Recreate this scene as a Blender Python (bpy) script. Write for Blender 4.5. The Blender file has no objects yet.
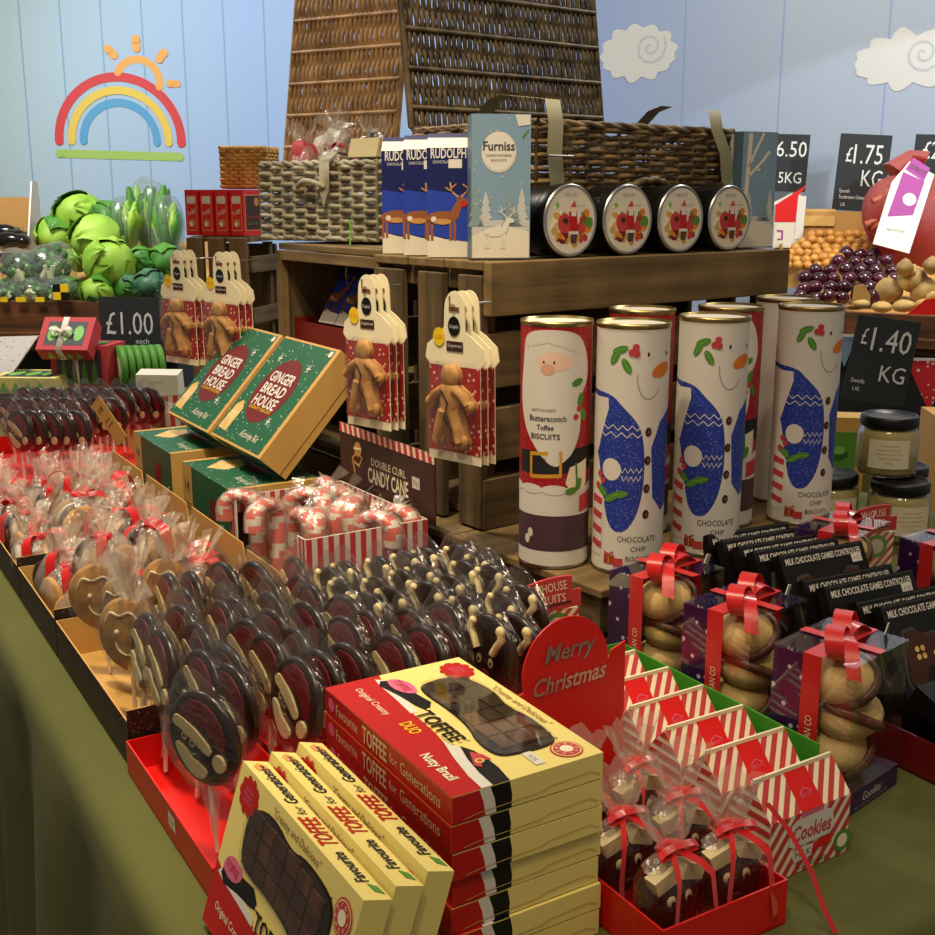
import bpy, math, random
from mathutils import Vector, Matrix, Euler
R = random.Random(7)
rad = math.radians
sin, cos, pi = math.sin, math.cos, math.pi
SC = bpy.context.scene
COL = SC.collection

# ------------------------------------------------------------------ camera
F, PITCH, HC = 1150.0, rad(13.2), 1.35
cam = bpy.data.objects.new('camera', bpy.data.cameras.new('camera'))
COL.objects.link(cam)
cam.location = (0, 0, HC)
cam.rotation_euler = (rad(90) - PITCH, 0, 0)
cam.data.sensor_width = 36
cam.data.lens = 36 * F / 935.0
cam.data.clip_start = .02
SC.camera = cam
def ray(px, py):
    u, v = (px - 467.5) / F, (467.5 - py) / F
    return Vector((u, cos(PITCH) + sin(PITCH) * v, -sin(PITCH) + cos(PITCH) * v))
def on(px, py, z):
    d = ray(px, py); t = (z - HC) / d.z
    return Vector((d.x * t, d.y * t, z))
def dep(px, py, t):
    d = ray(px, py)
    return Vector((d.x * t, d.y * t, HC + d.z * t))
TABLE, LOW, TOP = .80, .913, 1.271
AT = rad(31)          # table direction
AC = rad(38)          # crate direction
def UV(v, u, z=TABLE):   # along the table: v to the right-back, u to the left-back
    return Vector((-.213 + cos(AT) * v - sin(AT) * u, .881 + sin(AT) * v + cos(AT) * u, z))

# --------------------------------------------------------------- materials
def lin(h):
    h = h.lstrip('#')
    o = []
    for i in (0, 2, 4):
        c = int(h[i:i + 2], 16) / 255
        o.append(c / 12.92 if c <= .04045 else ((c + .055) / 1.055) ** 2.4)
    return (*o, 1)
SPEC = {}
def spec(name, hexc, rough=.6, metal=0, kind='', **k): SPEC[name] = (hexc, rough, metal, kind, k)
MATS = {}
def M(name):
    if name in MATS: return MATS[name]
    hexc, rough, metal, kind, k = SPEC[name]
    m = bpy.data.materials.new(name); m.use_nodes = True
    nt = m.node_tree; N = nt.nodes; L = nt.links
    b = N['Principled BSDF']; out = N['Material Output']
    b.inputs['Base Color'].default_value = lin(hexc)
    b.inputs['Roughness'].default_value = rough
    b.inputs['Metallic'].default_value = metal
    m.diffuse_color = lin(hexc)
    def coord(sc=(1, 1, 1)):
        tc = N.new('ShaderNodeTexCoord'); mp = N.new('ShaderNodeMapping')
        mp.inputs['Scale'].default_value = sc
        L.new(tc.outputs['Object'], mp.inputs['Vector']); return mp.outputs['Vector']
    def noise(sc, scale, detail=3, vec=None):
        n = N.new('ShaderNodeTexNoise'); n.inputs['Scale'].default_value = scale
        n.inputs['Detail'].default_value = detail
        L.new(vec or coord(sc), n.inputs['Vector']); return n.outputs['Fac']
    def ramp(fac, a, c, lo=.3, hi=.7):
        r = N.new('ShaderNodeValToRGB'); L.new(fac, r.inputs['Fac'])
        r.color_ramp.elements[0].position = lo; r.color_ramp.elements[1].position = hi
        r.color_ramp.elements[0].color = lin(a); r.color_ramp.elements[1].color = lin(c)
        return r.outputs['Color']
    def bump(fac, st, dist=.002):
        bp = N.new('ShaderNodeBump'); bp.inputs['Strength'].default_value = st
        bp.inputs['Distance'].default_value = dist
        L.new(fac, bp.inputs['Height']); L.new(bp.outputs['Normal'], b.inputs['Normal']); return bp
    if kind == 'wood':
        ax = k['ax']; s = [60, 60, 60]; s['xyz'.index(ax)] = 3
        f = noise(tuple(s), 1.0, 6)
        f2 = noise((1, 1, 1), 9, 3)
        c1 = ramp(f, k['dark'], hexc, .3, .68)
        mx = N.new('ShaderNodeMix'); mx.data_type = 'RGBA'; mx.blend_type = 'MULTIPLY'
        mx.inputs[0].default_value = .7
        L.new(c1, mx.inputs[6]); L.new(ramp(f2, '#9a8f80', '#ffffff', .3, .65), mx.inputs[7])
        L.new(mx.outputs[2], b.inputs['Base Color']); bump(f, .35, .002)
    elif kind == 'noise':
        f = noise((1, 1, 1), k.get('s', 40), 4)
        L.new(ramp(f, k['dark'], hexc, k.get('lo', .35), k.get('hi', .65)), b.inputs['Base Color'])
        bump(f, k.get('bump', .2), k.get('bd', .002))
    elif kind == 'dots':
        v = N.new('ShaderNodeTexVoronoi'); v.inputs['Scale'].default_value = k['s']
        L.new(coord(), v.inputs['Vector'])
        L.new(ramp(v.outputs['Distance'], k['dot'], hexc, k.get('r', .2), k.get('r', .2) + .04), b.inputs['Base Color'])
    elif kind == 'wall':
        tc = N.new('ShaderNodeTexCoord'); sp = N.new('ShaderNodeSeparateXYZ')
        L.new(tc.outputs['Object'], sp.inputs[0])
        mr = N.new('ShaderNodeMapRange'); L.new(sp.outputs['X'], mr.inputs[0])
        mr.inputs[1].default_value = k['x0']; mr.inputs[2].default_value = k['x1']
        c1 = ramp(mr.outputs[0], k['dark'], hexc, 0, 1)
        # plank grooves
        w = N.new('ShaderNodeMath'); w.operation = 'PINGPONG'; w.inputs[1].default_value = k['pl']
        L.new(sp.outputs['X'], w.inputs[0])
        lt = N.new('ShaderNodeMath'); lt.operation = 'LESS_THAN'; lt.inputs[1].default_value = .0035
        L.new(w.outputs[0], lt.inputs[0])
        mx = N.new('ShaderNodeMix'); mx.data_type = 'RGBA'
        L.new(lt.outputs[0], mx.inputs[0]); L.new(c1, mx.inputs[6]); mx.inputs[7].default_value = lin(k['groove'])
        L.new(mx.outputs[2], b.inputs['Base Color'])
    elif kind == 'film':
        tr = N.new('ShaderNodeBsdfTransparent'); tr.inputs[0].default_value = lin(hexc)
        gl = N.new('ShaderNodeBsdfGlossy'); gl.inputs['Roughness'].default_value = rough
        lw = N.new('ShaderNodeLayerWeight'); lw.inputs['Blend'].default_value = .35
        ma = N.new('ShaderNodeMath'); ma.operation = 'MULTIPLY_ADD'
        ma.inputs[1].default_value = k.get('gain', .5); ma.inputs[2].default_value = k.get('base', .05)
        L.new(lw.outputs['Facing'], ma.inputs[0])
        nz = noise((1, 1, 1), k.get('s', 90), 2)
        bp = N.new('ShaderNodeBump'); bp.inputs['Strength'].default_value = k.get('bump', .6)
        bp.inputs['Distance'].default_value = .003
        L.new(nz, bp.inputs['Height']); L.new(bp.outputs['Normal'], gl.inputs['Normal'])
        mx = N.new('ShaderNodeMixShader'); L.new(ma.outputs[0], mx.inputs[0])
        L.new(tr.outputs[0], mx.inputs[1]); L.new(gl.outputs[0], mx.inputs[2])
        last = mx
        if k.get('haze'):
            df = N.new('ShaderNodeBsdfDiffuse'); df.inputs[0].default_value = lin(k.get('hazec', '#ffffff'))
            m2 = N.new('ShaderNodeMixShader'); m2.inputs[0].default_value = k['haze']
            L.new(mx.outputs[0], m2.inputs[1]); L.new(df.outputs[0], m2.inputs[2]); last = m2
        L.new(last.outputs[0], out.inputs['Surface'])
    if k.get('trans'):
        b.inputs['Transmission Weight'].default_value = k['trans']
    if k.get('coat'): b.inputs['Coat Weight'].default_value = k['coat']
    if k.get('sheen'): b.inputs['Sheen Weight'].default_value = k['sheen']
    MATS[name] = m
    return m
for n_, h_, r_ in [('black', '#0c0b0c', .35), ('matt_black', '#141312', .7), ('white', '#ddd8cd', .5), ('offwhite', '#ded4c0', .55),
                   ('red', '#b81210', .4), ('bright_red', '#d8160f', .4), ('deep_red', '#6e0d12', .45), ('orange', '#df7a1c', .5),
                   ('cream_card', '#e9d77f', .5), ('cream', '#d9c694', .55), ('pale_cream', '#f1e7c4', .55), ('kraft', '#c49a52', .7), ('kraft_side', '#b98a4a', .7),
                   ('green', '#0f5a38', .5), ('lime', '#3f9a26', .5), ('light_green', '#77b84a', .5), ('leaf', '#4f8a2c', .55), ('dark_leaf', '#2d5a20', .55),
                   ('blue', '#1f3a9a', .45), ('navy', '#141c58', .4), ('royal', '#2440a8', .4), ('sky_card', '#7d9ab2', .5), ('slate_card', '#57727f', .5), ('grey_blue', '#8298a0', .5),
                   ('purple', '#35124a', .35), ('violet', '#5a1f78', .4), ('pink', '#d6688c', .5), ('magenta', '#9a2488', .5), ('gold', '#cf9a2f', .35), ('yellow', '#f0c818', .45),
                   ('skin', '#dda98c', .6), ('skin_pale', '#ecc8b0', .6), ('brown', '#3b1d13', .5), ('mid_brown', '#7a4a26', .6), ('tan', '#c48d4c', .6), ('grey', '#8a8a88', .5), ('dark_grey', '#3a3c3e', .6),
                   ('choc', '#241309', .28), ('choc_mid', '#40220f', .35), ('choc_milk', '#5b3620', .4), ('plum', '#4a323c', .5),
                   ('board', '#23272a', .75), ('chalk', '#d8dad6', .85), ('stick', '#f0dfd2', .5), ('cellotape', '#d9dee0', .3), ('teal', '#0f7a62', .6), ('terracotta', '#a03a22', .6)]:
    spec(n_, h_, r_)
spec('tin', '#b8b2a0', .25, 1); spec('gold_tin', '#a8925c', .3, 1); spec('silver', '#c8c8c4', .3, 1); spec('dark_tin', '#2c2925', .35, .8); spec('foil_text', '#c9b9a8', .25, .9)
for ax in 'xyz':
    spec('wood_' + ax, '#8f7448', .75, 0, 'wood', ax=ax, dark='#63502c')
    spec('old_wood_' + ax, '#7d6640', .8, 0, 'wood', ax=ax, dark='#4c3c24')
    spec('shop_wood_' + ax, '#7a4a22', .55, 0, 'wood', ax=ax, dark='#46260f')
spec('deer', '#8f5228', .6)
spec('cloth', '#5c5d2c', .95, 0, 'noise', s=3, dark='#505225', bump=.3, bd=.01)
spec('floor', '#6a655c', .6, 0, 'noise', s=6, dark='#565248')
spec('wicker', '#8a7048', .55, 0, 'noise', s=30, dark='#4e3c22')
spec('dark_wicker', '#75603c', .55, 0, 'noise', s=40, dark='#3a2c18')
spec('grey_wicker', '#b9b39a', .6, 0, 'noise', s=30, dark='#847c64')
spec('tan_wicker', '#bf935f', .6, 0, 'noise', s=30, dark='#8f6a40')
spec('straw', '#dcae58', .6, 0, 'noise', s=30, dark='#b0803a')
spec('strap', '#a39f80', .6)
spec('ginger', '#cc9a58', .7, 0, 'noise', s=60, dark='#ac7a3c')
spec('shortbread', '#dfc080', .7, 0, 'noise', s=50, dark='#cda45e')
spec('fudge', '#6a3a1c', .6, 0, 'noise', s=60, dark='#2c150a', bump=.5)
spec('cabbage', '#a6c84a', .6, 0, 'noise', s=9, dark='#7fae2c', bump=.5, bd=.01)
spec('cabbage_dark', '#4f8a2c', .5, 0, 'noise', s=14, dark='#2d6420', bump=.6, bd=.01)
spec('cabbage_blue', '#4a7a58', .5, 0, 'noise', s=16, dark='#2b5236', bump=.6, bd=.01)
spec('broccoli', '#3f6b34', .8, 0, 'noise', s=70, dark='#254a20', bump=1, bd=.01)
spec('red_onion', '#4e0f26', .22, 0, 'noise', s=12, dark='#2c0818', bump=.05, coat=.4)
spec('onion', '#d79a45', .4, 0, 'noise', s=20, dark='#b87a2c', bump=.1)
spec('swede', '#c2a25c', .6, 0, 'noise', s=14, dark='#8a6a44', bump=.3)
spec('potato', '#d6b673', .7, 0, 'noise', s=20, dark='#b8924e', bump=.2)
spec('carrot', '#a04426', .5)
spec('aubergine', '#171014', .2)
spec('net', '#c8604a', .6, 0, 'film', haze=.4, hazec='#c0301c', base=.05)
spec('bag', '#eef4ee', .2, 0, 'film', haze=.05, base=.03, gain=.3, s=40)
spec('film', '#ffffff', .14, 0, 'film', base=.045, gain=.42, s=150, bump=1)
spec('crinkle', '#ffffff', .2, 0, 'film', base=.10, gain=.5, s=160, bump=1, haze=.13, hazec='#fff0dc')
spec('acetate', '#ffffff', .04, 0, 'film', base=.03, gain=.45, s=25, bump=.08)
spec('cloud', '#bfbfbd', .8); spec('cloud_line', '#a8abb4', .8)
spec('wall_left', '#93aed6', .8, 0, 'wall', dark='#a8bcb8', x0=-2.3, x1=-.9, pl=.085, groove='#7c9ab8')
spec('wall_right', '#98a4b6', .8, 0, 'wall', dark='#7b92c4', x0=0, x1=1.2, pl=.19, groove='#8090b8')
spec('rb_red', '#c23a3e', .7); spec('rb_yellow', '#d2b64c', .7); spec('rb_blue', '#4f93bd', .7); spec('rb_green', '#93b457', .7); spec('rb_orange', '#d69c50', .7)
spec('ribbon', '#cf1210', .3, 0, '', coat=.3, sheen=.2)
spec('pattern_brown', '#241410', .6, 0, 'dots', s=260, dot='#8a4a3a', r=.22)
spec('purple_dots', '#3c1450', .35, 0, 'dots', s=75, dot='#e6dcef', r=.16)
spec('pink_dots', '#e05a6a', .6, 0, 'dots', s=55, dot='#f6e6e0', r=.2)
spec('red_dots', '#d5232c', .6, 0, 'dots', s=55, dot='#f6e6e0', r=.2)
spec('red_stars', '#a8130f', .5, 0, 'dots', s=120, dot='#f2c9a8', r=.22)
spec('blue_flecks', '#22399a', .45, 0, 'dots', s=330, dot='#8fa4dd', r=.17)
spec('red_flecks', '#a3101a', .45, 0, 'dots', s=300, dot='#d8a0a0', r=.13)
spec('green_flecks', '#0f5a38', .5, 0, 'dots', s=110, dot='#cfe0cc', r=.13)
spec('jar_glass', '#f2f0e2', .05, 0, 'film', base=.06, gain=.6, s=4, bump=0)
spec('honey', '#e4d49c', .6, 0, 'noise', s=8, dark='#d2bd7e')
spec('tile_pattern', '#b9b0ac', .6, 0, 'dots', s=60, dot='#8a8486', r=.2)

# ---------------------------------------------------------------- builders
def FR(o, x, y):
    x = Vector(x).normalized(); y = Vector(y); z = x.cross(y).normalized(); y = z.cross(x)
    m = Matrix((( x.x, y.x, z.x, o[0]), (x.y, y.y, z.y, o[1]), (x.z, y.z, z.z, o[2]), (0, 0, 0, 1)))
    return m
def FRONT(y=0, x=0, z=0): return FR((x, y, z), (1, 0, 0), (0, 0, 1))
def LEFT(x=0, y=0, z=0): return FR((x, y, z), (0, -1, 0), (0, 0, 1))
def RIGHT(x=0, y=0, z=0): return FR((x, y, z), (0, 1, 0), (0, 0, 1))
def UP(z=0, x=0, y=0): return FR((x, y, z), (1, 0, 0), (0, 1, 0))
def WRAP(rad_, z=0):
    def f(x, y, o): a = x / rad_; return Vector(((rad_ + o) * sin(a), -(rad_ + o) * cos(a), z + y))
    f.step = rad_ * .08
    return f
_T = {}
def glyphs(s, bold):
    if (s, bold) in _T: return _T[(s, bold)]
    c = bpy.data.curves.new('t', 'FONT'); c.body = s; c.size = 1; c.resolution_u = 2
    c.offset = .02 if bold else 0; c.align_x = 'LEFT'; c.extrude = 0
    o = bpy.data.objects.new('t', c); COL.objects.link(o)
    bpy.context.view_layer.update()
    me = bpy.data.meshes.new_from_object(o.evaluated_get(bpy.context.evaluated_depsgraph_get()))
    vs = [v.co.copy() for v in me.vertices]; fs = [tuple(p.vertices) for p in me.polygons]
    bpy.data.objects.remove(o); bpy.data.curves.remove(c); bpy.data.meshes.remove(me)
    if vs:
        x0 = min(v.x for v in vs); x1 = max(v.x for v in vs)
    else: x0 = x1 = 0
    _T[(s, bold)] = (vs, fs, x0, x1)
    return _T[(s, bold)]
def circ(cx, cy, rx, ry=None, n=20, a0=0, a1=2 * pi, rot=0):
    ry = ry or rx; out = []
    full = abs(a1 - a0 - 2 * pi) < 1e-6
    for i in range(n if full else n + 1):
        a = a0 + (a1 - a0) * i / n
        x, y = rx * cos(a), ry * sin(a)
        out.append((cx + x * cos(rot) - y * sin(rot), cy + x * sin(rot) + y * cos(rot)))
    return out
def sm(P, n=2):
    for _ in range(n):
        Q = []
        for i in range(len(P)):
            a, b = P[i], P[(i + 1) % len(P)]
            Q += [(a[0] * .75 + b[0] * .25, a[1] * .75 + b[1] * .25), (a[0] * .25 + b[0] * .75, a[1] * .25 + b[1] * .75)]
        P = Q
    return P
def rect(x0, y0, x1, y1): return [(x0, y0), (x1, y0), (x1, y1), (x0, y1)]
def clipx(p, xa, side):
    out = []
    for i in range(len(p)):
        a, b = p[i], p[(i + 1) % len(p)]
        ia, ib = (a[0] - xa) * side >= 0, (b[0] - xa) * side >= 0
        if ia: out.append(a)
        if ia != ib:
            t = (xa - a[0]) / (b[0] - a[0]); out.append((xa, a[1] + t * (b[1] - a[1])))
    return out
class MB:
    def __init__(s): s.v = []; s.f = []; s.m = []; s.s = []
    def add(s, vs, fs, mat, smooth=False, mx=None):
        o = len(s.v)
        s.v += [tuple(mx @ Vector(v)) if mx else tuple(v) for v in vs]
        for i, f in enumerate(fs):
            s.f.append(tuple(j + o for j in f)); s.m.append(mat[i] if isinstance(mat, (list, tuple)) else mat); s.s.append(smooth)
        return s
    def box(s, c, d, mat, mx=None, rot=None, mats=None):
        x, y, z = d[0] / 2, d[1] / 2, d[2] / 2
        vs = [Vector((i, j, k)) for k in (-z, z) for j in (-y, y) for i in (-x, x)]
        if rot is not None:
            e = Euler(rot).to_matrix(); vs = [e @ v for v in vs]
        vs = [v + Vector(c) for v in vs]
        # bottom, top, front(-y), right, back, left
        fs = [(0, 2, 3, 1), (4, 5, 7, 6), (0, 1, 5, 4), (1, 3, 7, 5), (3, 2, 6, 7), (2, 0, 4, 6)]
        return s.add(vs, fs, mats or mat, False, mx)
    def prism(s, fr, pts, depth, mat, side=None):
        n = len(pts); vs = [fr @ Vector((p[0], p[1], 0)) for p in pts] + [fr @ Vector((p[0], p[1], -depth)) for p in pts]
        fs = [tuple(range(n)), tuple(range(2 * n - 1, n - 1, -1))]; ms = [mat, side or mat]
        for i in range(n):
            j = (i + 1) % n; fs.append((i, i + n, j + n, j)); ms.append(side or mat)
        return s.add(vs, fs, ms)
    def poly(s, fr, pts, mat, off=.0004):
        if callable(fr):
            st = fr.step; x0 = min(p[0] for p in pts); x1 = max(p[0] for p in pts)
            k = math.floor(x0 / st)
            while k * st < x1:
                q = clipx(clipx(pts, k * st, 1), (k + 1) * st, -1)
                if len(q) > 2: s.add([fr(x, y, off) for x, y in q], [tuple(range(len(q)))], mat)
                k += 1
        else:
            s.add([fr @ Vector((x, y, off)) for x, y in pts], [tuple(range(len(pts)))], mat)
        return s
    def disc(s, fr, cx, cy, rx, mat, off=.0004, ry=None, n=16, rot=0): return s.poly(fr, circ(cx, cy, rx, ry, n, rot=rot), mat, off)
    def stroke(s, fr, pts, w, mat, off=.0005, closed=False):
        n = len(pts); L = []; Rr = []
        for i in range(n):
            a = pts[(i - 1) % n] if (closed or i > 0) else pts[i]; b = pts[(i + 1) % n] if (closed or i < n - 1) else pts[i]
            dx, dy = b[0] - a[0], b[1] - a[1]; l = math.hypot(dx, dy) or 1
            nx, ny = -dy / l * w / 2, dx / l * w / 2
            L.append((pts[i][0] + nx, pts[i][1] + ny)); Rr.append((pts[i][0] - nx, pts[i][1] - ny))
        for i in range(n if closed else n - 1):
            j = (i + 1) % n
            s.poly(fr, [Rr[i], Rr[j], L[j], L[i]], mat, off)
        return s
    def text(s, fr, t, x, y, h, mat, off=.0006, al='C', bold=False, w=None, rot=0, shear=0):
        vs, fs, x0, x1 = glyphs(t, bold); k = h / .72; kx = k
        if w and (x1 - x0) > 0: kx = w / (x1 - x0)
        ox = {'C': -(x0 + x1) / 2, 'L': -x0, 'R': -x1}[al]
        out = []
        for v in vs:
            a, b = (v.x + ox + shear * v.y) * kx, (v.y - .36) * k
            a, b = a * cos(rot) - b * sin(rot), a * sin(rot) + b * cos(rot)
            a += x; b += y
            out.append(fr(a, b, off) if callable(fr) else fr @ Vector((a, b, off)))
        return s.add(out, fs, mat)
    def tube(s, path, r, mat, n=6, mx=None, cap=True, flat=1.0):
        P = [Vector(p) for p in path]; k = len(P); vs = []; up = Vector((0, 0, 1)); prev = None
        for i in range(k):
            t = (P[min(i + 1, k - 1)] - P[max(i - 1, 0)]).normalized()
            a = t.cross(prev if prev is not None else (up if abs(t.z) < .9 else Vector((1, 0, 0))))
            if a.length < 1e-6: a = t.orthogonal()
            a.normalize(); b = t.cross(a) * -1; prev = b if prev is None else b
            prev = b
            rr = r[i] if isinstance(r, (list, tuple)) else r
            for j in range(n):
                an = 2 * pi * j / n; vs.append(P[i] + a * cos(an) * rr + b * sin(an) * rr * flat)
        fs = [(i * n + j, i * n + (j + 1) % n, (i + 1) * n + (j + 1) % n, (i + 1) * n + j) for i in range(k - 1) for j in range(n)]
        s.add(vs, fs, mat, True, mx)
        if cap: s.add(vs[:n][::-1], [tuple(range(n))], mat if isinstance(mat, str) else mat[0], False, mx); s.add(vs[-n:], [tuple(range(n))], mat if isinstance(mat, str) else mat[-1], False, mx)
        return s
    def lathe(s, prof, mat, n=32, mx=None, smooth=True):
        vs = []; k = len(prof)
        for r, z in prof:
            for j in range(n): a = 2 * pi * j / n; vs.append((r * cos(a), r * sin(a), z))
        fs = [(i * n + j, i * n + (j + 1) % n, (i + 1) * n + (j + 1) % n, (i + 1) * n + j) for i in range(k - 1) for j in range(n)]
        ms = mat if isinstance(mat, str) else [mat[i // n] for i in range(len(fs))]
        s.add(vs, fs, ms, smooth, mx)
        for e, c in ((0, range(n - 1, -1, -1)), (k - 1, range(n))):
            if prof[e][0] > 1e-6: s.add([vs[e * n + j] for j in c], [tuple(range(n))], mat if isinstance(mat, str) else mat[0 if e == 0 else -1], False, mx)
        return s
    def ball(s, c, r, mat, nu=16, nv=10, nz=0, seed=0, mx=None, fn=None):
        rr = random.Random(seed); ph = [rr.uniform(0, 6.28) for _ in range(6)]
        rx, ry, rz = r if isinstance(r, (list, tuple)) else (r, r, r); vs = [(0, 0, 1)]
        for i in range(1, nv):
            th = pi * i / nv
            for j in range(nu): a = 2 * pi * j / nu; vs.append((sin(th) * cos(a), sin(th) * sin(a), cos(th)))
        vs.append((0, 0, -1)); out = []
        for v in vs:
            k = 1 + nz * (sin(v[0] * 3 + ph[0]) * sin(v[1] * 4 + ph[1]) + sin(v[2] * 3 + ph[2] + v[0] * 2) * .6)
            if fn: k *= fn(v)
            out.append((c[0] + v[0] * rx * k, c[1] + v[1] * ry * k, c[2] + v[2] * rz * k))
        fs = [(0, 1 + j, 1 + (j + 1) % nu) for j in range(nu)]
        for i in range(nv - 2):
            for j in range(nu):
                a = 1 + i * nu + j; b = 1 + i * nu + (j + 1) % nu; fs.append((a, a + nu, b + nu, b))
        e = len(vs) - 1; o = 1 + (nv - 2) * nu
        fs += [(e, o + (j + 1) % nu, o + j) for j in range(nu)]
        return s.add(out, fs, mat, True, mx)
    def ribbon(s, path, side, w, mat, mx=None):
        P = [Vector(p) for p in path]; sd = Vector(side).normalized() * w / 2; vs = []
        for i, p in enumerate(P):
            q = sd if not isinstance(side[0], (list, tuple)) else Vector(side[i]) * w / 2
            vs += [p - q, p + q]
        return s.add(vs, [(2 * i, 2 * i + 1, 2 * i + 3, 2 * i + 2) for i in range(len(P) - 1)], mat, True, mx)
    def weave(s, fr, w, h, rows, stakes, r, mat, amp=None, mat2=None, n=5, per=4, jit=.15):
        amp = amp or r * 1.1; dx = w / stakes
        for k in range(rows):
            y = (k + .5) * h / rows; pts = []; m = stakes * per
            jy = R.uniform(-1, 1) * r * jit
            for i in range(m + 1):
                x = w * i / m
                pts.append(fr @ Vector((x, y + jy + R.uniform(-1, 1) * r * jit, amp * sin(pi * x / dx + k * pi))))
            s.tube(pts, r * .93, mat, n, cap=False)
        for i in range(stakes + 1):
            s.tube([fr @ Vector((i * dx, 0, 0)), fr @ Vector((i * dx, h, 0))], r * .8, mat2 or mat, 5, cap=False)
        return s
    def build(s, name, parent=None, loc=(0, 0, 0), rot=(0, 0, 0), bev=0):
        me = bpy.data.meshes.new(name); me.from_pydata(s.v, [], s.f)
        names = []
        for m in s.m:
            if m not in names: names.append(m)
        for m in names: me.materials.append(M(m))
        ix = {m: i for i, m in enumerate(names)}
        me.polygons.foreach_set('material_index', [ix[m] for m in s.m])
        me.polygons.foreach_set('use_smooth', s.s)
        me.update()
        o = bpy.data.objects.new(name, me); COL.objects.link(o)
        o.location = loc; o.rotation_euler = rot
        if parent: o.parent = parent
        if bev:
            b = o.modifiers.new('bevel', 'BEVEL'); b.width = bev; b.segments = 2; b.limit_method = 'ANGLE'
        return o
def tag(o, label, cat, group=None):
    o['label'] = label; o['category'] = cat
    if group: o['group'] = group
    return o
def thing(name, label, cat, loc=(0, 0, 0), rz=0, group=None, rot=None):
    o = bpy.data.objects.new(name, None); COL.objects.link(o); o.empty_display_size = .02
    o.location = loc; o.rotation_euler = rot or (0, 0, rz)
    return tag(o, label, cat, group)
def struct(o): o['kind'] = 'structure'; return o
KIDS = {}
def clone(src, loc, rz, label=None, group=None, rot=None, sc=None):
    def cp(o, par):
        c = o.copy(); COL.objects.link(c)
        if par: c.parent = par
        for ch in o.children: cp(ch, c)
        return c
    c = cp(src, None); c.location = loc; c.rotation_euler = rot or (0, 0, rz)
    if label: c['label'] = label
    if group: c['group'] = group
    if sc: c.scale = sc if isinstance(sc, tuple) else (sc,) * 3
    return c
ORD = ['first', 'second', 'third', 'fourth', 'fifth', 'sixth', 'seventh', 'eighth', 'ninth', 'tenth', 'eleventh', 'twelfth', 'thirteenth', 'fourteenth', 'fifteenth', 'sixteenth', 'seventeenth', 'eighteenth', 'nineteenth', 'twentieth']
def bow(p, name='bow', w=.012, sz=.035, rz=0, loc=(0, 0, 0), tails=.05, mat='ribbon', up=.6):
    b = MB()
    for sg in (-1, 1):
        loop = []
        for i in range(15):
            a = 2 * pi * i / 14
            loop.append((sg * sz * .5 * (1 - cos(a)), .25 * sz * sin(a) * .3, sz * (.38 * sin(a) + up * .5 * (1 - cos(a)) * .5)))
        b.ribbon(loop, (0, 1, 0), w, mat)
        t = []
        for i in range(8):
            f = i / 7; t.append((sg * (f * tails * .9), -f * tails * .35, .012 * sin(f * 3.1) - f * f * tails * .35))
        b.ribbon(t, (.2 * sg, 1, .2), w * .8, mat)
    b.ball((0, 0, .002), (w * .55, w * .6, w * .5), mat, 8, 6)
    return b.build(name, p, loc, (0, 0, rz))
# ================================================================ SETTING
b = MB(); b.box((0, 3.4, -.05), (9, 9, .1), 'floor'); struct(b.build('floor'))
WY = 5.1; CX = .18
def wl(px, py):
    d = ray(px, py); t = WY / d.y; return (d.x * t, HC + d.z * t)
b = MB(); fr = FR((0, WY, 0), (1, 0, 0), (0, 0, 1))
b.box(((-4.5 + CX) / 2, WY + .05, 1.7), (4.5 + CX, .1, 3.4), 'wall_left')
s_ = 5.0 / F
cx, cz = wl(120.5, 141)
def arc(r, w, m, a0, a1, off, c=(cx, cz), n=28):
    P = [(c[0] + r * s_ * cos(rad(a0 + (a1 - a0) * i / n)), c[1] + r * s_ * sin(rad(a0 + (a1 - a0) * i / n))) for i in range(n + 1)]
    b.stroke(fr, P, w * s_, m, off)
    for p in (P[0], P[-1]): b.disc(fr, p[0], p[1], w * s_ / 2, m, off + .0015)
arc(60, 8.5, 'rb_red', 180, -2, .002); arc(47.5, 7.5, 'rb_yellow', 180, -2, .003); arc(36, 7.5, 'rb_blue', 180, -2, .002)
def bar(p0, p1, w, m, off=.002):
    A, B = wl(*p0), wl(*p1); b.stroke(fr, [A, B], w * s_, m, off)
    for p in (A, B): b.disc(fr, p[0], p[1], w * s_ / 2, m, off + .0015 + (p is A) * .001)
bar((60, 153.5), (180, 157), 8, 'rb_green'); arc(21, 7, 'rb_orange', 155, -12, .001, wl(138, 82))
bar((136, 39), (136.5, 48), 8, 'rb_orange'); bar((108, 49), (114, 55), 8, 'rb_orange'); bar((159.5, 59), (164, 53), 8, 'rb_orange'); bar((170, 83.5), (177, 84), 7, 'rb_orange')
struct(b.build('wall_left'))
ya = rad(-29); wo = Vector((CX, WY, 0))
def wr(px, py):
    d = ray(px, py); n = Vector((-sin(ya), cos(ya), 0)); t = wo.dot(n) / d.dot(n)
    p = Vector((d.x * t, d.y * t, HC + d.z * t)) - wo
    return (p.x * cos(ya) + p.y * sin(ya), p.z)
b = MB(); fr = FR((0, 0, 0), (1, 0, 0), (0, 0, 1))
b.box((2.2, .05, 1.7), (4.4, .1, 3.4), 'wall_right')
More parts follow.
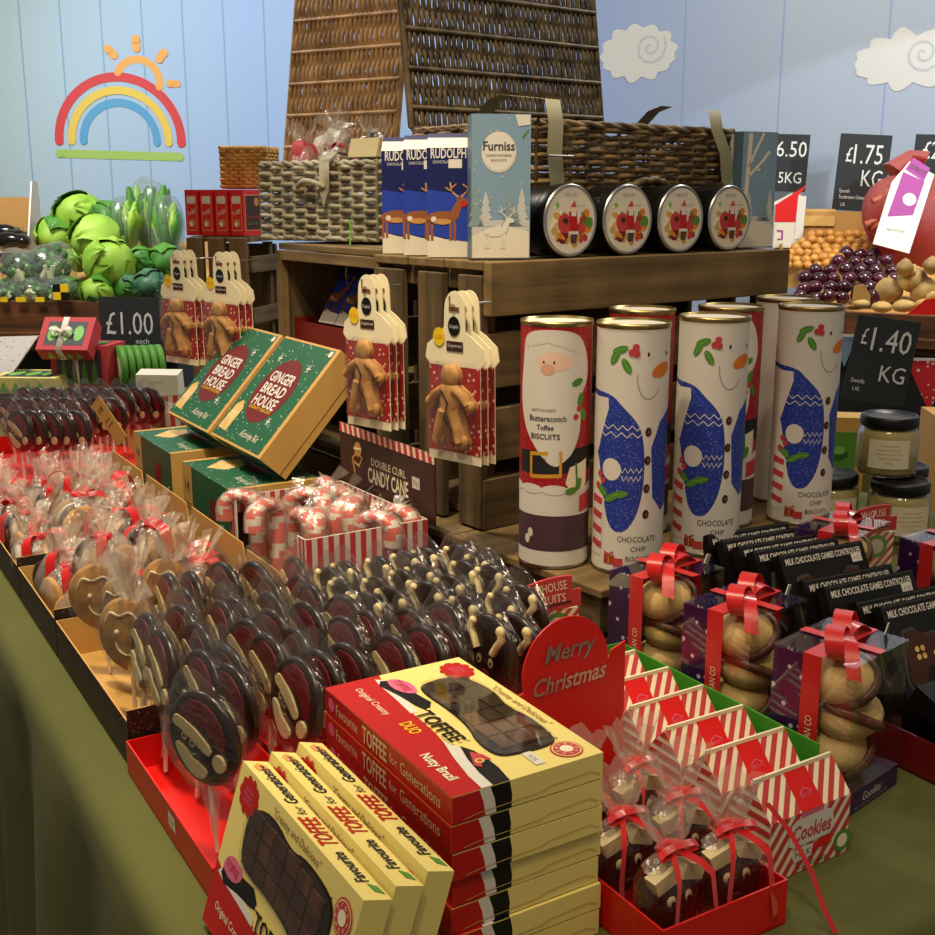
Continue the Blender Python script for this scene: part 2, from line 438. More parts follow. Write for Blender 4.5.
def cloud(c, rx, ry, seed):
    q = random.Random(seed); X, Z = wr(*c); P = []
    k = 13
    for i in range(k):
        a = 2 * pi * i / k; a2 = 2 * pi * (i + 1) / k
        p0 = Vector((cos(a) * rx, sin(a) * ry * (1 if sin(a) > 0 else .75))); p1 = Vector((cos(a2) * rx, sin(a2) * ry * (1 if sin(a2) > 0 else .75)))
        m = (p0 + p1) / 2; out = m.normalized(); h = (p1 - p0).length * q.uniform(.28, .45)
        for j in range(5):
            f = j / 5; e = p0.lerp(p1, f) + out * h * sin(pi * f); P.append((X + e.x, Z + e.y))
    b.poly(fr, P, 'cloud', .002)
    sp = [(X + .05 + .012 * t * cos(t * 1.25) * .55, Z + .03 + .012 * t * sin(t * 1.25) * .55) for t in [i * .5 for i in range(1, 22)]]
    b.stroke(fr, sp, .008, 'cloud_line', .003)
cloud((638, 56), .15, .105, 2); cloud((908, 63), .18, .09, 5)
struct(b.build('wall_right', loc=wo, rot=(0, 0, ya)))

# ------------------------------------------------------------- the table
V0, V1, U0, U1 = -.075, 1.5, -.376, 2.5
t = thing('display_table', 'long trestle table hidden under the olive green cloth', 'table', UV((V0 + V1) / 2, (U0 + U1) / 2, 0), AT)
b = MB(); b.box((0, 0, TABLE - .02), (V1 - V0 - .02, U1 - U0 - .02, .03), 'old_wood_y'); b.build('tabletop', t)
for i in (-1, 1):
    for j in (-1, 0, 1):
        b = MB(); b.box((i * .7, j * 1.3, (TABLE - .036) / 2), (.05, .05, TABLE - .036), 'old_wood_z'); b.build('leg', t)
b = MB(); r = .022; ring = []
per = []
def edge(v0, u0, v1, u1, n):
    for i in range(n): per.append((v0 + (v1 - v0) * i / n, u0 + (u1 - u0) * i / n))
edge(V0, U1, V0, U0, 110); edge(V0, U0, V1, U0, 70); edge(V1, U0, V1, U1, 60); edge(V1, U1, V0, U1, 50)
cxv, cyv = (V0 + V1) / 2, (U0 + U1) / 2
rows = []
prof = [(-r, 0), (-r * .6, -.0015), (-.005, -.008), (0, -.022), (.002, -.06)] + [(.004 + .02 * f, -.06 - .7 * f) for f in (.12, .3, .5, .75, 1)]
n = len(per)
for k, (o, dz) in enumerate(prof):
    row = []
    for i, (v, u) in enumerate(per):
        nv, nu = 0, 0
        if abs(v - V0) < 1e-6: nv = -1
        if abs(v - V1) < 1e-6: nv = 1
        if abs(u - U0) < 1e-6: nu = -1
        if abs(u - U1) < 1e-6: nu = 1
        w = max(0, k - 3) * .004 * (sin(i * .55) + .6 * sin(i * .23 + 1))
        row.append((v - cxv + nv * (o + w), u - cyv + nu * (o + w), TABLE + .0 + dz))
    rows.append(row)
vs = [p for rw in rows for p in rw]
fs = [(k * n + i, k * n + (i + 1) % n, (k + 1) * n + (i + 1) % n, (k + 1) * n + i) for k in range(len(prof) - 1) for i in range(n)]
b.add(vs, fs, 'cloth', True); b.add(rows[0], [tuple(range(n))], 'cloth')
o = b.build('tablecloth', loc=UV(cxv, cyv, 0), rot=(0, 0, AT)); tag(o, 'olive green cloth spread over the long display table and hanging to the floor', 'tablecloth')

# ------------------------------------------------------------- crates
def plank(par, c, d, ax, name='slat', w='old_wood_', bev=.0015):
    m = MB(); m.box((0, 0, 0), d, w + ax); return m.build(name, par, c, bev=bev)
CR = (on(490, 262, TOP)); CR.z = LOW + .0006
W1, D1, H1 = .61, .27, TOP - LOW - .001
big = thing('wooden_crate', 'large brown slatted crate carrying the tins and the brown hamper, tall biscuit tubes in front', 'crate', CR, AC)
plank(big, (W1 / 2, .006, H1 - .0345), (W1, .016, .069), 'x', 'front_board', 'wood_')
for z0, h in ((.0, .07), (.093, .072), (.192, .072)):
    plank(big, (W1 / 2, .02, z0 + h / 2), (W1 - .004, .012, h), 'x')
    plank(big, (W1 / 2, D1 - .006, z0 + h / 2), (W1 - .004, .012, h), 'x')
plank(big, (W1 / 2, D1 - .006, H1 - .0345), (W1 - .004, .012, .069), 'x')
for y0, y1 in ((.015, .064), (.10, .155), (.195, .262)):
    plank(big, (.004, (y0 + y1) / 2, H1 / 2 - .008), (.012, y1 - y0, H1 - .02), 'z')
    plank(big, (W1 - .006, (y0 + y1) / 2, H1 / 2 - .008), (.012, y1 - y0, H1 - .02), 'z')
for x in (.021, W1 - .022):
    for y in (.037, D1 - .023): plank(big, (x, y, H1 / 2 - .01), (.022, .02, H1 - .03), 'z', 'corner_post')
for i, y0 in enumerate((.017, .10, .185)):
    plank(big, (W1 / 2, y0 + .04, H1 - .006), (W1 - .002, .079, .0115), 'x', 'top_board', 'wood_')
plank(big, (.02, .135, H1 - .025), (.016, .20, .026), 'y', 'cleat'); plank(big, (W1 / 2, .13, .008), (W1 - .06, .2, .01), 'x', 'bottom_board')
LC = on(580, 583, LOW); LC += Vector((sin(AC) * .035, -cos(AC) * .035, 0)); LC.z = TABLE + .0005
low = thing('wooden_crate', 'low dark crate lying on the cloth as a plinth beneath the tall biscuit tubes', 'crate', LC, AC)
HL = LOW - TABLE - .0008; WL, DL = .50, .505
for i in range(4): plank(low, (WL / 2, .07 + i * .1436, HL - .005), (WL, .140, .01), 'x', 'top_board', 'wood_')
for z in (.025, .078):
    plank(low, (WL / 2, .012, z), (WL - .01, .012, .045), 'x'); plank(low, (.012, DL / 2, z), (.012, DL - .03, .045), 'y')
    plank(low, (WL - .012, DL / 2, z), (.012, DL - .03, .045), 'y'); plank(low, (WL / 2, DL - .012, z), (WL - .01, .012, .045), 'x')
for x in (.028, WL - .028):
    for y in (.028, DL - .028): plank(low, (x, y, HL / 2 - .008), (.02, .02, HL - .017), 'z', 'corner_post')
# left crate with an open side
A2 = rad(35)
C2 = on(404, 256, TOP); e2 = on(258, 239.5, TOP); L2 = min((e2 - C2).length, .52)
C2 = Vector((-.088, 1.757, TOP)); L2 = .46
d2 = Vector((-sin(A2), cos(A2), 0)); x2 = Vector((cos(A2), sin(A2), 0))
H2 = TOP - LOW - .001
mid = thing('wooden_crate', 'open fronted wooden crate holding blue packets, pale grey hamper standing on it', 'crate', Vector((C2.x, C2.y, LOW)) + x2 * .0, A2)
D2 = .30
for z0 in (.0, .12, .24): plank(mid, (D2 - .006, L2 / 2, z0 + .05), (.01, L2 - .02, .1), 'y', 'slat')
for i in range(3): plank(mid, (.055 + i * .098, L2 / 2, H2 - .0055), (.094, L2, .011), 'y', 'top_board', 'wood_')
plank(mid, (.01, L2 / 2, H2 - .021), (.014, L2 - .03, .018), 'y', 'front_rail', 'wood_')
for y in (.008, L2 - .008): plank(mid, (D2 / 2, y, H2 / 2 - .008), (D2 - .03, .012, H2 - .02), 'z', 'end_panel')
plank(mid, (.01, L2 - .008, H2 / 2 - .006), (.016, .018, H2 - .014), 'z', 'post', 'wood_')
plank(mid, (D2 / 2 - .01, L2 / 2, .165), (D2 - .04, L2 - .04, .012), 'y', 'shelf')
plank(mid, (D2 / 2, L2 / 2, .006), (D2 - .03, L2 - .02, .01), 'y', 'bottom_board')
for y in (.13, .30): plank(mid, (D2 - .02, y, H2 - .06), (.012, .03, .1), 'z', 'price_clip', 'wood_', 0)
pl = thing('wooden_crate', 'low crate hidden under the open fronted crate and gingerbread house boxes', 'crate', Vector((C2.x, C2.y, TABLE + .0005)) + x2 * .02 + d2 * .02, A2)
plank(pl, (.14, .22, HL - .007), (.28, .44, .012), 'y', 'top_board')
for x in (.008, .272): plank(pl, (x, .22, .048), (.012, .44, .09), 'y', 'side_board')
# small crate at the left carrying the red boxes
C3 = dep(247, 240, 2.42); C3.z = TOP; A3 = rad(-14)
sml = thing('wooden_crate', 'narrow wooden crate with upright slats carrying the small red boxes', 'crate', Vector((C3.x, C3.y, TABLE + .001)), A3)
H3 = TOP - TABLE - .002; W3 = .30
x3 = Vector((cos(A3), sin(A3), 0))
for i in range(3): plank(sml, (-.02 - i * .0495, 0, H3 / 2), (.038, .012, H3 - .004), 'z', 'slat', 'wood_')
for i in range(3): plank(sml, (-.068, .035 + i * .055, H3 - .006), (.140, .05, .011), 'x', 'top_board', 'wood_')
for z0 in (.03, .16, .3, .41): plank(sml, (-.002, .085, z0), (.01, .14, .035), 'y', 'side_rail', 'old_wood_')
for y in (.02, .145): plank(sml, (-.018, y, H3 / 2), (.018, .018, H3 - .03), 'z', 'corner_post', 'old_wood_')
plank(sml, (-.068, .16, H3 / 2), (.13, .01, H3 - .04), 'z', 'back_board', 'old_wood_')

# =============================================================== BISCUIT TUBES
RT, HT = .0425, .297
def tube_body(p):
    m = MB(); m.lathe([(RT, 0.001), (RT, HT - .003)], 'white', 96); 
    return m
def rim(p):
    m = MB(); m.lathe([(0, .0), (RT + .0005, .0), (RT + .0012, .002), (RT, .004)], 'tin', 48); m.build('metal_base', p)
    m = MB(); m.lathe([(RT + .0006, HT - .006), (RT + .0014, HT - .003), (RT + .0008, HT), (RT - .002, HT), (RT - .003, HT - .005), (0, HT - .005)], 'gold_tin', 48)
    return m.build('metal_rim', p)
def santa_tube(loc, rz, label):
    p = thing('biscuit_tube', label, 'biscuit tube', loc, rz, 'tall biscuit tubes')
    m = tube_body(p); w = WRAP(RT); q = lambda x, y: (RT * math.asin(max(-.999, min(.999, (x - 553) / 35.5))), (566 - y) * .001205)
    m.poly(w, rect(-.133, .022, .133, .066), 'plum', .0002); m.poly(w, rect(-.133, .098, .133, HT - .004), 'red_flecks', .0002)
    for x in (-.03, .0, .03, .06, -.06): m.disc(w, x, .098, .016, 'white', .00035, ry=.006)
    m.poly(w, sm([q(522, 349), q(524, 330), (q(548, 326)), q(575, 330), q(583, 352), q(584, 375), q(577, 392), q(578, 425), q(571, 448), q(560, 458), q(553, 462), q(543, 455), q(532, 440), q(524, 424), q(519.5, 395)]), 'white', .0003)
    m.poly(w, [q(520, 447), q(588, 442), q(588, 466), q(520, 470)], 'matt_black', .0003)
    m.stroke(w, [q(530, 449), q(559, 447), q(559, 470), q(530, 472)], .0055, 'gold', .00035, True)
    m.poly(w, [q(545, 440), q(560, 440), q(554, 455), q(548, 455)], 'white', .0004)
    m.poly(w, sm([q(534, 352), q(550, 347), q(568, 352), q(570, 362), q(553, 368), q(535, 362)]), 'skin_pale', .00045)
    m.poly(w, circ(*q(545, 365), .0085, .0065, 12), 'skin', .0006)
    for x in (541, 551): m.poly(w, circ(*q(x, 358), .0012, .0016, 8), 'black', .0007)
    m.stroke(w, [q(527, 343), q(545, 338), q(562, 343), q(578, 350)], .0035, 'offwhite', .0005)
    m.poly(w, circ(*q(523, 345), .006, .008, 10), 'rb_red', .0003)
    for x, y, r_ in ((577, 395, 25), (574, 378, -30), (580, 410, 60), (577, 480, 20), (570, 486, -40)):
        m.poly(w, circ(*q(x, y), .0085, .0045, 10, rot=rad(r_ + 50)), 'leaf', .0005)
    for x, y in ((582, 386), (576, 404), (573, 412)): m.poly(w, circ(*q(x, y), .004, .004, 8), 'rb_red', .0006)
    m.poly(w, [q(568, 462), q(584, 455), q(584, 480), q(572, 490), q(564, 478)], 'pale_cream', .0004)
    m.stroke(w, [q(574, 458), q(576, 486)], .003, 'leaf', .0006)
    m.poly(w, [q(578, 492), q(588, 488), q(588, 506), q(578, 509)], 'rb_red', .0004)
    for x, y in ((527, 537), (530, 530)): m.poly(w, circ(*q(x, y), .004, .006, 8), 'offwhite', .0004)
    m.text(w, 'SANTA\'S FAVOURITE', *q(541, 405), .0035, 'dark_grey', .0006, w=.03)
    m.text(w, 'Butterscotch', *q(545, 413), .0068, 'dark_grey', .0006, bold=True, w=.046)
    m.text(w, 'Toffee', *q(543, 422), .0062, 'dark_grey', .0006, bold=True, w=.021)
    m.text(w, 'BISCUITS', *q(543, 431), .0066, 'dark_grey', .0006, bold=True, w=.036)
    m.build('printed_tube', p); rim(p); return p
def snow_tube(loc, rz, label):
    p = thing('biscuit_tube', label, 'biscuit tube', loc, rz, 'tall biscuit tubes')
    m = tube_body(p); w = WRAP(RT); q = lambda x, y: (RT * math.asin(max(-.999, min(.999, (x - 630) / 38.5))), (568 - y) * .0012)
    m.poly(w, sm([(-.08, .222), q(594, 386), q(610, 388), q(622, 400), q(635, 412), q(643, 426), q(646, 455), q(645, 482), q(639, 508), q(626, 526), q(610, 522), q(603, 490), q(598, 452), q(594, 440), (-.07, .17), (-.08, .18)]), 'blue_flecks', .0002)
    m.poly(w, [q(652, 440), q(660, 415), q(667, 405), (.075, .2), (.075, .09), q(664, 505), q(655, 490)], 'blue_flecks', .0002)
    m.poly(w, [(-.075, .217), q(596, 392), q(606, 392), q(607, 402), q(600, 430), q(597, 446), (-.07, .15)], 'white', .0003)
    m.poly(w, circ(*q(611, 462), .0125, .0135, 14), 'white', .0004)
    for yy, a, b_ in ((420, 602, 642), (427, 599, 643), (462, 620, 643), (470, 622, 642)):
        m.stroke(w, [q(a + (b_ - a) * i / 8, yy + (2.4 if i % 2 else -2.4)) for i in range(9)], .0014, 'white', .0006)
    for x, y, r_ in ((617, 345, 20), (612, 352, 60), (624, 360, -60), (612, 490, 30), (602, 484, -40), (621, 486, 10)):
        m.poly(w, circ(*q(x, y), .010, .0045, 10, rot=rad(r_)), 'leaf', .0006)
        m.stroke(w, [(q(x, y)[0] - .008 * cos(rad(r_)), q(x, y)[1] - .008 * sin(rad(r_))), (q(x, y)[0] + .008 * cos(rad(r_)), q(x, y)[1] + .008 * sin(rad(r_)))], .0008, 'light_green', .0008)
    for x, y in ((633, 342), (629, 347), (634, 348), (600, 468), (603, 474), (598, 480)): m.poly(w, circ(*q(x, y), .0042, .0042, 8), 'rb_red', .0009)
    for x in (646, 664): m.poly(w, circ(*q(x, 349), .0015, .0026, 8), 'black', .0005)
    m.poly(w, sm([q(649, 367), q(655, 359), q(664, 356), q(667, 363), q(662, 371), q(652, 372)]), 'orange', .0005)
    m.stroke(w, [q(635 + 25 * (1 - cos(a)) / 2, 368 + 24 * sin(a)) for a in [i * pi / 10 * .8 for i in range(11)]], .0009, 'grey', .0005)
    for y in (424, 452, 480, 506): m.poly(w, circ(*q(648.5, y), .0042, .0055, 12), 'brown', .0006); m.poly(w, circ(*q(649, y), .0018, .0026, 8), 'mid_brown', .0008)
    P = [(-.056, .02), (-.034, .02), (-.030, .09), (-.045, .1)]
    m.poly(w, P, 'white', .0005)
    for i in range(4): z = .028 + i * .018; m.poly(w, [(-.054, z + .004), (-.034, z), (-.033, z + .008), (-.052, z + .012)], 'rb_red', .0007)
    m.text(w, 'CHOCOLATE', *q(641, 531), .0072, 'dark_grey', .0006, w=.048); m.text(w, 'CHIP', *q(642, 541), .0062, 'dark_grey', .0006, w=.018)
    m.text(w, 'BISCUITS', *q(644, 551), .0062, 'dark_grey', .0006, w=.034)
    m.poly(w, rect(q(606, 0)[0], .012, q(617, 0)[0], .023), 'terracotta', .0005); m.poly(w, rect(q(616, 0)[0], .010, q(626, 0)[0], .02), 'rb_red', .0006)
    m.stroke(w, [q(611, 549), q(611, 558)], .0014, 'gold', .0008); m.stroke(w, [(q(606, 0)[0], .026), q(611, 548), q(616, 545)], .002, 'rb_red', .0008)
    m.poly(w, rect(-.133, HT - .008, .133, HT - .004), 'offwhite', .0002)
    m.build('printed_tube', p); rim(p); return p
def tz(x, y): return Vector((x, y, LOW + .0008))
def face(v, extra=0): return -math.atan2(v.x, v.y) + rad(extra)
v = tz(.106, 1.365); santa_tube(v, face(v), 'leftmost tall tube, printed with a bearded man and gold belt buckle')
v = tz(.194, 1.342); s0 = snow_tube(v, face(v), 'frontmost tall snowman tube, beside the one with the bearded man')
v = tz(.303, 1.412); clone(s0, v, face(v, 3), 'tall snowman tube in the middle of the three white ones')
v = tz(.462, 1.552); clone(s0, v, face(v, 14), 'rightmost tall snowman tube below the right end of the crate board')
v = tz(.228, 1.506); s1 = [o for o in COL.objects if o.name.startswith('biscuit_tube')][0]; clone(s1, v, face(v, 0), 'red topped tube mostly hidden behind the frontmost snowman tube')
v = tz(.352, 1.543); clone(s1, v, face(v, 0), 'red topped tube peeping out behind the middle snowman tube')
v = tz(.462, 1.675); clone(s0, v, face(v, 200), 'tube at the back, only its rim showing behind the rightmost snowman tube')

# ================================================== ON TOP OF THE LARGE CRATE
def cl(x, y, z=0): return Vector((CR.x + cos(AC) * x - sin(AC) * y, CR.y + sin(AC) * x + cos(AC) * y, TOP + z))
RTN = .048
def tin(loc, rz, label):
    p = thing('round_tin', label, 'tin', loc, rz, 'round tins stood on edge along the crate')
    mx = Matrix.Rotation(rad(90), 4, 'X')
    m = MB(); m.lathe([(0, -.03), (RTN - .002, -.03), (RTN - .001, -.028), (RTN - .001, .012)], 'dark_tin', 40, mx); m.build('tin_body', p, (0, 0, RTN + .001))
    m = MB(); m.lathe([(RTN, .006), (RTN + .0008, .01), (RTN + .0008, .028), (RTN - .001, .0305), (RTN - .0025, .0305), (RTN - .004, .029), (0, .029)], ['dark_tin', 'dark_tin', 'silver', 'silver', 'silver', 'sky_card'], 40, mx)
    f = FR((0, -.0292, 0), (1, 0, 0), (0, 0, 1)); rr = RTN - .004
    m.disc(f, 0, 0, rr, 'offwhite', .0002, n=32)
    q = random.Random(12)
    for i in range(60):
        a = rad(q.uniform(130, 400)); r1 = q.uniform(.016, .036); cx_, cy_ = r1 * cos(a), r1 * sin(a)
        if abs(cx_) < .012 and cy_ > -.012: continue
        dg = math.degrees(a)
        cm = q.choice(('yellow', 'light_green', 'pale_cream', 'rb_orange')) if dg < 215 else q.choice(('rb_red', 'orange', 'gold', 'deep_red')) if dg < 300 else q.choice(('orange', 'terracotta', 'leaf', 'rb_red', 'pale_cream'))
        sz_ = min(q.uniform(.003, .008), rr - r1)
        m.poly(f, circ(cx_, cy_, sz_, sz_ * q.uniform(.6, 1), 9, rot=q.uniform(0, 3)), cm, .0003 + i * .000005)
    m.poly(f, sm([(-.026, .002), (-.012, .012), (.0, .004), (.002, -.016), (-.02, -.016)]), 'rb_red', .0007)
    m.poly(f, [(-.004, .012), (.01, .012), (.013, -.012), (-.002, -.014)], 'red', .0008); m.disc(f, .004, .016, .0055, 'skin_pale', .0009); m.poly(f, [(-.002, .018), (.009, .018), (.006, .027)], 'rb_red', .001)
    m.poly(f, rect(.0, .006, .009, .012), 'white', .001); m.poly(f, rect(-.004, -.018, .014, -.014), 'white', .001); m.poly(f, [(0, -.018), (.012, -.018), (.01, -.03), (.0, -.03)], 'plum', .0009)
    m.poly(f, circ(-.01, .0, .005, .004, 8), 'brown', .0009)
    m.text(f, 'BISCUITS', 0, .034, .0045, 'grey_blue', .0009, w=.022); m.text(f, 'Merry Christmas', .018, .02, .003, 'grey_blue', .0009, w=.024)
    m.build('tin_lid', p, (0, 0, RTN + .001)); return p
def bp(px, py, z=TOP): return on(px, py, z)
tp = [bp(573, 255), bp(626, 252.5), bp(675, 250.5), bp(722, 248.5)]
# keep the tins in one straight line along the crate front
def crx(p): d = p - CR; return d.x * cos(AC) + d.y * sin(AC)
xs = [crx(dep(571, 222, 1.545)), 0, 0, crx(dep(720, 219, 1.80))]
xs[3] -= .035; xs[1] = xs[0] + (xs[3] - xs[0]) * .333; xs[2] = xs[0] + (xs[3] - xs[0]) * .667
names = ['leftmost of the four, next to the white stag box', 'second round tin from the left', 'third round tin from the left', 'rightmost, next to the pale box with bare branches']
for i in range(4): 
    if i == 0: t0 = tin(cl(xs[0], .045), AC, 'round tin of biscuits, ' + names[0])
    else: clone(t0, cl(xs[i], .045), AC, 'round tin of biscuits, ' + names[i])

def stag(m, f, x, y, s, mat, off=.0006, antler=None):
    a = antler or mat
    m.poly(f, circ(x, y, .5 * s, .2 * s, 14, rot=.08), mat, off)
    for dx in (-.4, -.28, .28, .4): m.stroke(f, [(x + dx * s, y - .08 * s), (x + (dx * 1.05) * s, y - .38 * s), (x + dx * s, y - .68 * s)], .085 * s, mat, off)
    m.poly(f, [(x + .22 * s, y + .08 * s), (x + .3 * s, y - .12 * s), (x + .52 * s, y + .0 * s), (x + .68 * s, y + .45 * s), (x + .48 * s, y + .5 * s)], mat, off * 1.05)
    m.poly(f, circ(x + .66 * s, y + .5 * s, .2 * s, .11 * s, 10, rot=-.3), mat, off)
    for sg in (-1, 1):
        m.stroke(f, [(x + .56 * s, y + .58 * s), (x + (.56 + sg * .25) * s, y + .8 * s), (x + (.56 + sg * .28) * s, y + 1.05 * s)], .05 * s, a, off)
        m.stroke(f, [(x + (.56 + sg * .2) * s, y + .76 * s), (x + (.56 + sg * .42) * s, y + .9 * s)], .04 * s, a, off)
        m.stroke(f, [(x + (.56 + sg * .26) * s, y + .88 * s), (x + (.56 + sg * .1) * s, y + 1.0 * s)], .035 * s, a, off)
def fir(m, f, x, y, h, w, mat, off):
    for i in range(4):
        a = i / 4; ww = w * (1 - a * .75) / 2; y0 = y + h * a * .85
        m.poly(f, [(x - ww, y0), (x + ww, y0), (x, y0 + h * .36)], mat, off + i * .00002)
def winter_box(name, loc, rz, w, d, h, label, variant):
    p = thing(name, label, 'biscuit box', loc, rz)
    m = MB(); m.box((0, 0, h / 2), (w, d, h - .002), 'sky_card', mats=['tin', 'slate_card', 'sky_card', 'slate_card', 'slate_card', 'slate_card'])
    f = FRONT(-d / 2); a = w / 2 - .001
    m.poly(f, [(-a, .002), (a, .002), (a, .035), (0, .045), (-a, .03)], 'offwhite', .0003)
    m.poly(f, [(-a, .03), (0, .045), (a, .035), (a, .05), (-a, .05)], 'cloud', .0002)
    for i, (x, hh) in enumerate(((-.036, .06), (-.022, .045), (.012, .045), (.03, .05), (.02, .03))): fir(m, f, x * w / .085, .042, hh, .022, 'cloud' if i % 2 else 'grey_blue', .0004)
    if variant == 0:
        stag(m, f, -.008, .035, .03, 'white', .0008)
        m.disc(f, -.003, h - .048, .0225, 'offwhite', .0004, ry=.0255, n=28); m.disc(f, -.003, h - .048, .0205, 'white', .0006, ry=.0235, n=28)
        m.text(f, 'Furniss', -.003, h - .040, .0115, 'dark_grey', .0009, bold=True, w=.041)
        m.text(f, 'CORNISH SHORTBREAD', -.003, h - .052, .0032, 'dark_grey', .0009, w=.034); m.text(f, 'BISCUITS', -.003, h - .058, .003, 'dark_grey', .0009, w=.02)
        m.poly(f, [(.018, h - .002), (a, h - .002), (a, h - .014), (.022, h - .016)], 'white', .0005)
        for i in range(6): m.text(f, '.', -a + .004, h - .03 - i * .012, .002, 'white')
        m.stroke(f, [(a - .002, h - .02), (a - .01, h - .03)], .002, 'leaf', .0005)
        for i in range(14): m.disc(f, R.uniform(-a, a), R.uniform(.06, h), .0009, 'white', .0005, n=6)
    else:
        for P, ww in (([(-.026, .05), (-.02, h - .004)], .008), ([(-.022, h - .055), (-.004, h - .02), (.006, h - .003)], .005), ([(-.022, h - .07), (.006, h - .045), (.018, h - .03)], .005), ([(-.01, h - .06), (.002, h - .058)], .003)):
            m.stroke(f, P, ww, 'offwhite', .0006)
        for i in range(10): m.disc(f, R.uniform(-a, a), R.uniform(.07, h), .0012, 'white', .0005, n=6)
        g = LEFT(-w / 2); m.stroke(g, [(.0, .0), (-.003, h - .004)], .009, 'offwhite', .0005)
    m.build('printed_carton', p)
    m = MB(); m.box((0, 0, .0012), (w + .002, d + .002, .0022), 'tin'); m.build('base_rim', p); return p
winter_box('biscuit_carton', cl(.056, .052) + Vector((.0, 0, .0008)), AC - rad(32), .0765, .05, .183, 'tall grey winter carton with a white stag, standing left of the round tins', 0)
pr = dep(741, 205, 1.86)
winter_box('biscuit_carton', cl(crx(pr), .075) + Vector((0, 0, .0008)), AC - rad(12), .068, .05, .180, 'tall grey carton with bare white branches, standing right of the round tins', 1)

def deer_pack(loc, rz, label, group, rot=None, w=.058, d=.045, h=.162):
    p = thing('sweet_packet', label, 'packet', loc, rz, group, rot)
    m = MB(); pts = [(-d / 2, 0), (d / 2, 0), (d / 2, h * .9), (d * .1, h), (-d * .1, h), (-d / 2, h * .88)]
    fr_ = FR((w / 2, 0, 0), (0, 1, 0), (0, 0, 1)); m.prism(fr_, pts, w, 'navy')
    f = FRONT(-d / 2); a = w / 2
    m.poly(f, [(-a, 0), (a, 0), (a, .02), (-.005, .024), (-a, .03)], 'offwhite', .0003); m.poly(f, [(-a, .03), (a, .02), (a, h * .5), (-a, h * .55)], 'royal', .0002)
    stag(m, f, -.010, .052, .044, 'deer', .0006, 'tan'); m.poly(f, circ(-.008, .047, .012, .004, 10), 'tan', .0009); m.disc(f, .020, .070, .004, 'bright_red', .001, n=8)
    m.disc(f, -.02, .05, .004, 'offwhite', .0009, n=8)
    m.poly(f, rect(.0, h * .72, .018, h * .79), 'white', .0005)
    m.text(f, 'RUDOLPH', 0, h * .84, .013, 'white', .0006, bold=True, w=w * .82); m.text(f, 'CHOCOLATE', -.008, h * .77, .004, 'white', .0006, w=w * .45)
    f2 = FR((0, -d / 2 + .0, h * .88), (1, 0, 0), (0, d * .4, h * .12))
    m.poly(f2, rect(-a, 0, a, .018), 'white', .0004)
    m.build('printed_packet', p); return p
f3 = []
for i, (px, py) in enumerate(((404, 254), (430, 256.5), (456, 259))):
    v = on(px, py - 3, TOP)
    f3.append(v)
dp0 = deer_pack(cl(.05, .258, .0008), AC - rad(44), 'navy packet with a brown reindeer, leftmost of the three beside the stag carton', 'navy reindeer packets on the large crate')
clone(dp0, cl(.044, .196, .0008), AC - rad(44), 'navy packet with a brown reindeer, middle of the three beside the stag carton')
clone(dp0, cl(.038, .132, .0008), AC - rad(44), 'navy packet with a brown reindeer, nearest of the three and touching the stag carton')

# --------------------------------------------------------- hampers
def hamper(name, loc, rz, w, d, h, wick, st, label, lid=0, rows=None, stakes=11, rr=.0035, wick_lid=None, lid_h=None, lean=12, brd='dark_wicker'):
    p = thing(name, label, 'hamper', loc, rz); rows = rows or int(h / .0085)
    for nm, f, L_, sk in (('front_panel', FRONT(-d / 2, -w / 2), w, stakes), ('left_panel', LEFT(-w / 2, d / 2), d, max(5, int(stakes * d / w))),
                  ('right_panel', RIGHT(w / 2, -d / 2), d, max(5, int(stakes * d / w))), ('back_panel', FR((w / 2, d / 2, 0), (-1, 0, 0), (0, 0, 1)), w, stakes)):
        m = MB(); m.weave(f, L_, h - .006, rows, sk, rr, wick, mat2=brd); m.build(nm, p, (0, 0, .003))
    m = MB(); m.box((0, 0, .004), (w - .01, d - .01, .006), brd); m.build('base', p)
    for z, r_, nm in ((h, .0055, 'rim'), (.006, .0045, 'base_rim')):
        m = MB()
        for sg, rd in ((0, 0), (1, .0)):
            ring_ = []
            N_ = 120
            for i in range(N_ + 1):
                a = i / N_ * 4; k = int(a) % 4; f = a - int(a)
                cs = [(-w / 2, -d / 2), (w / 2, -d / 2), (w / 2, d / 2), (-w / 2, d / 2)]
                A_, B_ = cs[k], cs[(k + 1) % 4]
                ring_.append((A_[0] + (B_[0] - A_[0]) * f, A_[1] + (B_[1] - A_[1]) * f + r_ * .5 * cos(i * 1.2 + sg * pi), z + r_ * .5 * sin(i * 1.2 + sg * pi)))
            m.tube(ring_, r_ * .75, wick, 6, cap=False)
        m.build(nm, p)
    if lid_h:
        lw = wick_lid or wick; m = MB(); e = rad(lean)
        f = Matrix.Translation((lid, d / 2 + .006, h + .006)) @ Matrix.Rotation(-e, 4, 'X') @ FR((w / 2, 0, 0), (0, 0, 1), (-1, 0, 0))
        m.weave(f, lid_h, w, int(w / .0054), max(5, int(lid_h / .03)), .0046 if lw == 'tan_wicker' else .0040, lw, mat2=lw, amp=.0034)
        lid_o = m.build('lid', p)
        m = MB(); g = Matrix.Translation((lid, d / 2 + .006, h + .006)) @ Matrix.Rotation(-e, 4, 'X')
        for k in range(1, int(lid_h / .06) + 1): m.tube([g @ Vector((-w / 2, -.004, k * .06 - .03)), g @ Vector((w / 2, -.004, k * .06 - .03))], rr * 1.1, lw, 5)
        q = [g @ Vector(v_) for v_ in ((-w / 2, 0, 0), (-w / 2, 0, lid_h), (w / 2, 0, lid_h), (w / 2, 0, 0))]
        m.tube(q[:2], .006, lw); m.tube(q[1:3], .006, lw); m.tube(q[2:], .006, lw); m.tube([q[0], q[3]], .005, lw); m.build('lid_frame', lid_o)
    return p
HB = .128 + .0
